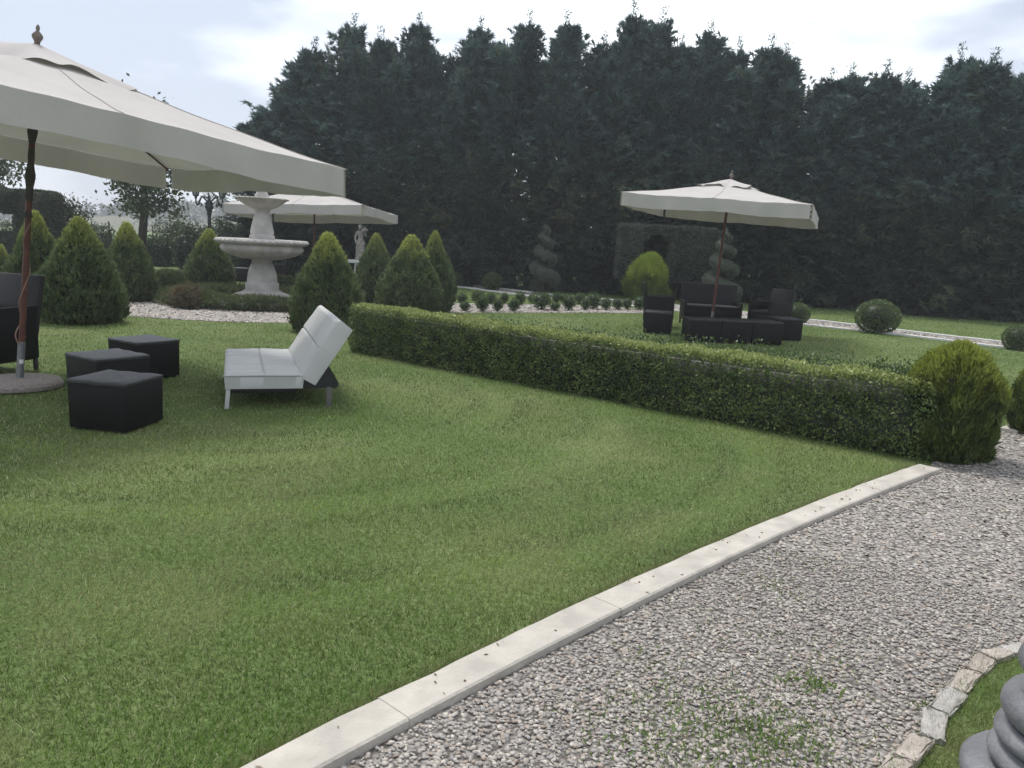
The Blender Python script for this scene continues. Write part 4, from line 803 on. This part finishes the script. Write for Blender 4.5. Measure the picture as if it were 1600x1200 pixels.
g = Geo(); zt_ = b1 + .56; lathe(g, [(.08, zt_), (.14, zt_ + .05), (.15, zt_ + .10), (.10, zt_ + .17), (.05, zt_ + .22), (.06, zt_ + .26), (.02, zt_ + .31)], 24); g.obj('finial', STONE, fq, True)

# ================================================================== STATUE, PEDESTAL, BENCH
sp = AY(563, 405, 29.0); pedz = .82
pd = thing('statue_pedestal', 'white stone pedestal with overhanging slab under the statue', 'pedestal', (sp.x + .12, 29.0, 0))
box_part('foot', (.8, .8, .12), (0, 0, 0), WHITE_STONE, pd, .01); box_part('shaft', (.56, .56, pedz - .22), (0, 0, .12), WHITE_STONE, pd, .01); box_part('slab', (1.15, .85, .10), (0, 0, pedz - .10), WHITE_STONE, pd, .012)
st_ = thing('statue', 'weathered grey stone statue of a draped figure holding a bundle at one shoulder', 'statue', (sp.x, 29.0, pedz + .0), R_(8))
sb = bmesh.new(); lay = sb.verts.layers.skin.verify()
# joints of the figure (metres above the pedestal), with a radius each
J = {'pel': ((0, 0, .68), .125, .10), 'wai': ((.01, 0, .80), .098, .082), 'che': ((0, .0, .93), .125, .092), 'nek': ((-.01, -.01, 1.055), .042, .042), 'hd1': ((-.02, -.02, 1.12), .062, .07), 'hd2': ((-.025, -.025, 1.20), .055, .062),
     'shl': ((-.135, 0, 1.0), .05, .05), 'ell': ((-.20, -.01, .80), .040, .040), 'wrl': ((-.16, -.09, .64), .030, .030), 'hal': ((-.145, -.11, .58), .03, .024), 'shr': ((.135, 0, 1.0), .05, .05), 'elr': ((.20, -.04, .84), .042, .042), 'wrr': ((.15, -.12, .97), .030, .030), 'har': ((.14, -.12, 1.04), .032, .028),
     'hpl': ((-.07, 0, .58), .095, .09), 'knl': ((-.075, -.04, .33), .075, .075), 'anl': ((-.08, 0, .07), .06, .065), 'ftl': ((-.085, -.09, .035), .038, .03), 'hpr': ((.07, 0, .58), .095, .09), 'knr': ((.07, .0, .33), .08, .08), 'anr': ((.075, .02, .07), .07, .07), 'ftr': ((.085, -.07, .035), .038, .03)}
VV = {}
for k_, (co, rx, ry) in J.items(): v = sb.verts.new(co); v[lay].radius = (rx, ry); VV[k_] = v
VV['pel'][lay].use_root = True
for a_, b_ in (('pel', 'wai'), ('wai', 'che'), ('che', 'nek'), ('nek', 'hd1'), ('hd1', 'hd2'), ('che', 'shl'), ('shl', 'ell'), ('ell', 'wrl'), ('wrl', 'hal'), ('che', 'shr'), ('shr', 'elr'), ('elr', 'wrr'), ('wrr', 'har'), ('pel', 'hpl'), ('hpl', 'knl'), ('knl', 'anl'), ('anl', 'ftl'), ('pel', 'hpr'), ('hpr', 'knr'), ('knr', 'anr'), ('anr', 'ftr')): sb.edges.new((VV[a_], VV[b_]))
me = bpy.data.meshes.new('body'); sb.to_mesh(me); sb.free(); bo = link(bpy.data.objects.new('body', me), st_); OLD = mat('weathered_stone', (.28, .26, .235), .9, .4, 9, .8, 40); me.materials.append(OLD)
bo.modifiers.new('skin', 'SKIN'); sbm = bo.modifiers.new('sub', 'SUBSURF'); sbm.levels = sbm.render_levels = 2
g = Geo(); th_ = 40
lathe(g, [(.17, .05), (.175, .15), (.16, .35), (.165, .50), (.16, .62), (.135, .70), (.125, .735)], 48, lobes=18, lobe_amp=.10); g.obj('drapery', OLD, st_, True)
g = Geo(); lathe(g, [(.062, 1.155), (.078, 1.18), (.079, 1.215), (.066, 1.255), (.02, 1.275)], 18, lobes=9, lobe_amp=.08); o = g.obj('hair', OLD, st_, True); o.location = (-.022, -.012, 0)
g = Geo(); br_ = np.random.default_rng(4)
for k_ in range(16): v = br_.normal(0, .045, 3) + [.15, -.13, 1.08]; g.add(ICO_V * br_.uniform(.035, .055) + v, T=ICO_T)
g.obj('bundle', OLD, st_, True); box_part('foot_block', (.40, .36, .05), (0, 0, 0.001), OLD, st_, .008)
bc = G(480, 432); bn = thing('stone_bench', 'low white stone bench between the fountain and the statue', 'bench', (bc.x, bc.y + .3, 0), R_(4))
box_part('slab', (1.3, .45, .12), (0, 0, .36), WHITE_STONE, bn, .012)
for s in (-1, 1): box_part('support', (.22, .36, .36), (s * .42, 0, 0), WHITE_STONE, bn, .012)

# ================================================================== LAMP POST BEYOND, LAMP FOOT NEAR BY
lp = AY(327, 330, 31.5); lt = thing('lamp_post', 'dark cast-iron lamp post with two lanterns on scrolled arms', 'street lamp', (lp.x, 31.5, 0)); hz = AY(327, 306, 31.5).z
g = Geo(); lathe(g, [(.20, 0), (.20, .12), (.16, .2), (.13, .5), (.15, .55), (.09, .62), (.075, 1.2), (.065, hz - .75)], 20, lobes=20, lobe_amp=.06, lobe_rows=(5, 6, 7)); g.obj('post', IRON, lt, True)
g = Geo(); lathe(g, [(.065, hz - .75), (.10, hz - .72), (.08, hz - .66), (.12, hz - .52), (.17, hz - .42), (.13, hz - .36), (.16, hz - .28), (.08, hz - .2), (.05, hz - .1), (.07, hz - .04), (.02, hz + .04)], 20, lobes=10, lobe_amp=.1); g.obj('capital', IRON, lt, True)
for s in (-1, 1):
    g = Geo(); u = np.linspace(0, 1, 30); xs = s * (.08 + .44 * u); zs = hz - .22 + .17 * np.sin(u * math.pi * 1.0) * (u < .5) + np.where(u >= .5, .17 - .36 * np.sin((u - .5) * math.pi * 1.1) ** 1.2 + .16 * np.clip(u - .85, 0, 1) * 6, 0)
    tube(g, np.stack([xs, 0 * xs, zs], 1), .034, 8)
    v = np.linspace(0, 5.2, 24); tube(g, np.stack([s * (.33 + .085 * np.cos(v) * (1 - v * .12)), 0 * v, hz - .36 + .085 * np.sin(v) * (1 - v * .12)], 1), .024, 7)
    tube(g, [(s * .52, 0, hz - .28), (s * .52, 0, hz - .12)], [.03, .03], 8); g.obj('arm', IRON, lt, True)
    g = Geo(); lathe(g, [(.02, hz - .14), (.06, hz - .10), (.04, hz - .06), (.11, hz - .02), (.12, hz + .0)], 12); lathe(g, [(.18, hz + .36), (.20, hz + .39), (.12, hz + .47), (.05, hz + .52), (.06, hz + .56), (.01, hz + .64)], 12)
    for k in range(6): a = k * math.pi / 3; tube(g, [(.115 * math.cos(a), .115 * math.sin(a), hz), (.175 * math.cos(a), .175 * math.sin(a), hz + .38)], .012, 5)
    lan = g.obj('lantern', IRON, lt); lan.location = (s * .52, 0, 0)
    g = Geo(); lathe(g, [(.105, hz + .0), (.165, hz + .37)], 6, cap=False); g.obj('pane', mat('lamp_glass', (.42, .43, .44), .25, .1, 5, 0, 60, .5, .3), lan)
# turned foot of a lamp post at the edge of the drive
fp = Vector((1.83, 2.26, 0)); lf = thing('iron_lamp', 'thick grey turned lamp-post foot with stacked rings beside the rough edging stones', 'street lamp', fp)
LFM = mat('grey_cast', (.15, .152, .162), .5, .2, 9, .35, 40, .4)
pr = [(.300, 0), (.300, .045), (.285, .060), (.25, .075), (.225, .082)]
g = Geo(); lathe(g, pr, 48); g.obj('base_disc', LFM, lf, True)
def ringp_(z0, z1, r0, r1, n=7): return [(r0 + (r1 - r0) * math.sin(math.pi * i / (n - 1)) ** .7, z0 + (z1 - z0) * i / (n - 1)) for i in range(n)]
for z0, z1_, r0, r1 in ((.08, .155, .195, .232), (.155, .225, .185, .222), (.225, .345, .175, .215), (.345, .385, .150, .158), (.385, .50, .140, .188), (.50, .54, .12, .128), (.54, .66, .115, .15)):
    g = Geo(); lathe(g, ringp_(z0, z1_, r0, r1), 48); g.obj('ring', LFM, lf, True)
g = Geo(); lathe(g, [(.10, .66), (.085, .72), (.07, .9), (.06, 1.6), (.055, 2.6)], 24); g.obj('post', LFM, lf, True)

# ================================================================== LEAFY TREES AND BUSHES BEYOND
def leafy_tree(name, label, base, H, clear, spread, seed, n_leaf, trunk_r=.16, leaf=(.10, .17), pal=((0.033, 0.057, 0.024), (0.105, 0.143, 0.053)), lean=0.0, flowers=0, group=None, cat='tree', low=0.0):
    rng = np.random.default_rng(seed); t = thing(name, label, cat, base, 0, group); g = Geo(); tips = []
    tr = np.array([[lean * (z / H) ** 1.3 + .05 * math.sin(z * 1.7 + seed), .04 * math.sin(z * 1.1), z] for z in np.linspace(0, H * .82, 12)]); tube(g, tr, np.linspace(trunk_r, trunk_r * .25, 12), 10)
    nb = 26
    for k in range(nb):
        f = clear + (1 - clear) * (k + rng.random()) / nb; z = f * H * .82; az = k * 2.4 + rng.normal(0, .3); p0 = np.array([np.interp(z, tr[:, 2], tr[:, 0]), np.interp(z, tr[:, 2], tr[:, 1]), z])
        L = spread * math.sin(math.pi * min(.95, .28 + .62 * (f - clear) / (1 - clear))) * rng.uniform(.6, 1.1); el = rng.uniform(-.25, .45) + .5 * f - low
        d = np.array([math.cos(az) * math.cos(el), math.sin(az) * math.cos(el), math.sin(el)]); pts = [p0]
        for q in range(5): d = d + rng.normal(0, .16, 3); d /= np.linalg.norm(d); pts.append(pts[-1] + d * L / 5)
        tube(g, pts, np.linspace(trunk_r * .28, .008, 6), 6); tips += pts[2:]
        for q in (2, 3, 4):
            e = pts[q] + rng.normal(0, .35 * L, 3) * [1, 1, .6]; tube(g, [pts[q], (pts[q] + e) / 2 + rng.normal(0, .05, 3), e], [.018, .012, .005], 5); tips += [e, (pts[q] + e) / 2]
    g.obj('trunk', BARK, t, True); tips = np.array(tips); g = Geo(); i = rng.integers(0, len(tips), n_leaf); P = tips[i] + rng.normal(0, .17 * spread ** .5, (n_leaf, 3)); P = P[P[:, 2] > .05]; n = len(P); i = i[:n]
    tone = rng.random(len(tips))[i]; leaves(g, P, nrm(rng.normal(size=(n, 3)) + [0, 0, -.3]), rng.uniform(*leaf, n), rng.uniform(leaf[0] * .5, leaf[1] * .6, n), mixcol(pal[0], pal[1], np.clip(tone * .6 + rng.random(n) * .4, 0, 1)), rng); g.obj('crown', LEAF, t)
    if flowers:
        g = Geo()
        for k in range(flowers): v = tips[rng.integers(len(tips))] + rng.normal(0, .16, 3) + [0, -.15, .05]; g.add(ICO_V * rng.uniform(.035, .06) + v, T=ICO_T, col=(.62, .60, .42))
        g.obj('blossom', PEBBLE, t, True)
    return t
def at(px, Y): v = AY(px, 380, Y); return (v.x, Y, 0)
leafy_tree('leafy_tree', 'broad-leaved tree with bare grey trunk standing behind the near parasol', at(222, 31), AY(235, 118, 31).z, .38, 1.75, 701, 6500, .19, (.13, .22), lean=.3, low=.25)
leafy_tree('leafy_tree', 'broad-leaved tree whose foliage edges in beside the near parasol pole', at(-32, 30), 6.4, .42, 1.5, 702, 4500, .16, (.13, .22), low=.15)
leafy_tree('loose_bush', 'loose leafy bush with fine sprays next to the dark clipped arch', at(112, 28.5), AY(112, 300, 28.5).z * 1.02, .05, 1.0, 703, 3000, .07, (.07, .13), ((.03, .05, .022), (.085, .11, .045)), cat='shrub')
for i, (px, Y, top, lab) in enumerate(((250, 34, 372, 'green shrub behind the gravel circle, beside the tree trunk'), (275, 36, 345, 'pale-flowered rose bush behind the gravel circle, taller than its neighbours'), (302, 35, 352, 'dark shrub below the lamp post'),
                                       (352, 35, 344, 'pale-flowered rose bush between the lamp post and the fountain'), (385, 35.5, 350, 'rose bush directly behind the lower fountain basin'), (415, 36, 356, 'dense shrub hidden behind the fountain column'))):
    leafy_tree('rose_bush', lab, at(px, Y), AY(px, top, Y).z * 1.1, .04, 1.05, 710 + i, 2300, .05, (.08, .15), ((0.033, 0.06, 0.027), (0.105, 0.143, 0.06)), flowers=(0, 26, 6, 30, 16, 0)[i], cat='shrub', group='shrubs behind the gravel circle')
# dark clipped column and background hedges
c = at(289, 32); cm_ = ball_mesh(430, .5, 2600, 1.15, ((.016, .030, .018), (.035, .055, .028)), (.05, .09)); put_plant('clipped_shrub', 'dark upright clipped evergreen behind the yellow-tipped thuja', 'shrub', cm_, c, (.85, .85, 1.15))
def hz_(px, py, Y): return AY(px, py, Y).z
for (x0, x1, Y, top, sd_, lab) in ((-60, 36, 33, 352, 320, 'dark boundary hedge beyond the thujas, under the clipped arch'), (84, 172, 36, 356, 323, 'boundary hedge below the distant hills'), (228, 262, 33.5, 378, 321, 'dark boundary hedge beside the tree trunk'), (300, 440, 37, 362, 322, 'dark tall boundary hedge behind the fountain')):
    a_, b_ = at(x0, Y), at(x1, Y); box_hedge('boundary_hedge', lab, a_[:2], b_[:2], .8, hz_(x0, top, Y), hz_(x1, top + 2, Y), 420, sd_, (.06, .12), ((0.024, 0.045, 0.024), (0.075, 0.105, 0.045)), (.07, .10, .04), fray=.08)
for i, (px, py, Y) in enumerate(((171, 346, 40), (163, 362, 40), (239, 352, 42), (258, 356, 42), (22, 338, 38))):
    z = hz_(px, py, Y); g = Geo(); tube(g, [(0, 0, 0), (0.01, 0, z * .5), (0, 0, z)], [.045, .042, .038], 7); p = g.obj('fence_post', BARK, None, True); p.location = at(px, Y); tag(p, 'thin dark post standing up from the boundary below the hills', 'post', 'posts along the boundary')

# ================================================================== DISTANT HILLS
def hills():
    rng = np.random.default_rng(9); nx, ny = 120, 14; xs = np.linspace(-420, 420, nx); V = []; 
    def height(x, v): return (10.0 + 5.5 * math.sin(x * .016 + 1.5) + 3.2 * math.sin(x * .041 + .4) + 1.2 * math.sin(x * .11)) * v
    for j in range(ny):
        f = j / (ny - 1); 
        for x in xs: V.append((x, 230 + 190 * f, -.3 + max(0, height(x, math.sin(min(1, f * 1.3) * math.pi / 2) ** 1.4) + 1.0 * f)))
    g = Geo(); i = np.arange(nx - 1); g.add(V, Q=np.concatenate([np.stack([j * nx + i, j * nx + i + 1, (j + 1) * nx + i + 1, (j + 1) * nx + i], 1) for j in range(ny - 1)]))
    m = mat('hill_fields', (.07, .09, .045), .9, 0, .018, 0, 60, .1, col2=(.17, .15, .085), detail=3); tag(g.obj('hills', m, None, True), kind='structure')
    g = Geo()
    for k in range(1300):
        x = rng.uniform(-330, 250); f = rng.random() ** .7; v = math.sin(min(1, f * 1.3) * math.pi / 2) ** 1.4; y = 230 + 190 * f; z = -.3 + height(x, v) + 1.0 * f
        if vnoise(np.array([x + 500]), np.array([y]), 45, 90)[0] < .36: continue
        R = rng.uniform(1.6, 3.4); n = 40; d = nrm(rng.normal(size=(n, 3))); P = np.array([x, y, z + R * .9]) + d * R * np.array([1, 1, .85]) * rng.uniform(.5, 1, n)[:, None]
        leaves(g, P, nrm(d + rng.normal(0, .5, (n, 3))), rng.uniform(.9, 1.9, n), 1.2, mixcol((.02, .036, .018), (.055, .075, .032), rng.random(n)), rng)
    tag(g.obj('hill_woods', LEAF), 'hazy woodland scattered over the distant hills', 'woods', kind='stuff')
hills()
for i, (px, py) in enumerate(((203, 306), (214, 312), (188, 318))):
    Y = 300; p = AY(px, py, Y); leafy_tree('hill_tree', 'spreading tree on the crest of the distant hill', (p.x, Y, 4), p.z - 4, .5, 2.6, 760 + i, 500, .25, (.7, 1.3), ((.02, .034, .02), (.05, .066, .03)), group='trees on the crest of the hill')

# ================================================================== THE AIR
hb_ = rbox(1300, 1300, 62, (0, 100, -1.6), 0)
hm, hnod, hl, hp_ = new_mat('air'); hnod.remove(hp_); pv = hnod.new('ShaderNodeVolumePrincipled'); pv.inputs['Density'].default_value = 0.0015; pv.inputs['Color'].default_value = (.90, .95, 1.0, 1); pv.inputs['Anisotropy'].default_value = 0.3
hl.new(pv.outputs[0], hnod['Material Output'].inputs['Volume'])
tag(bm_obj('haze', hb_, hm, None, False), 'pale hazy air over the whole garden', 'haze', kind='stuff')
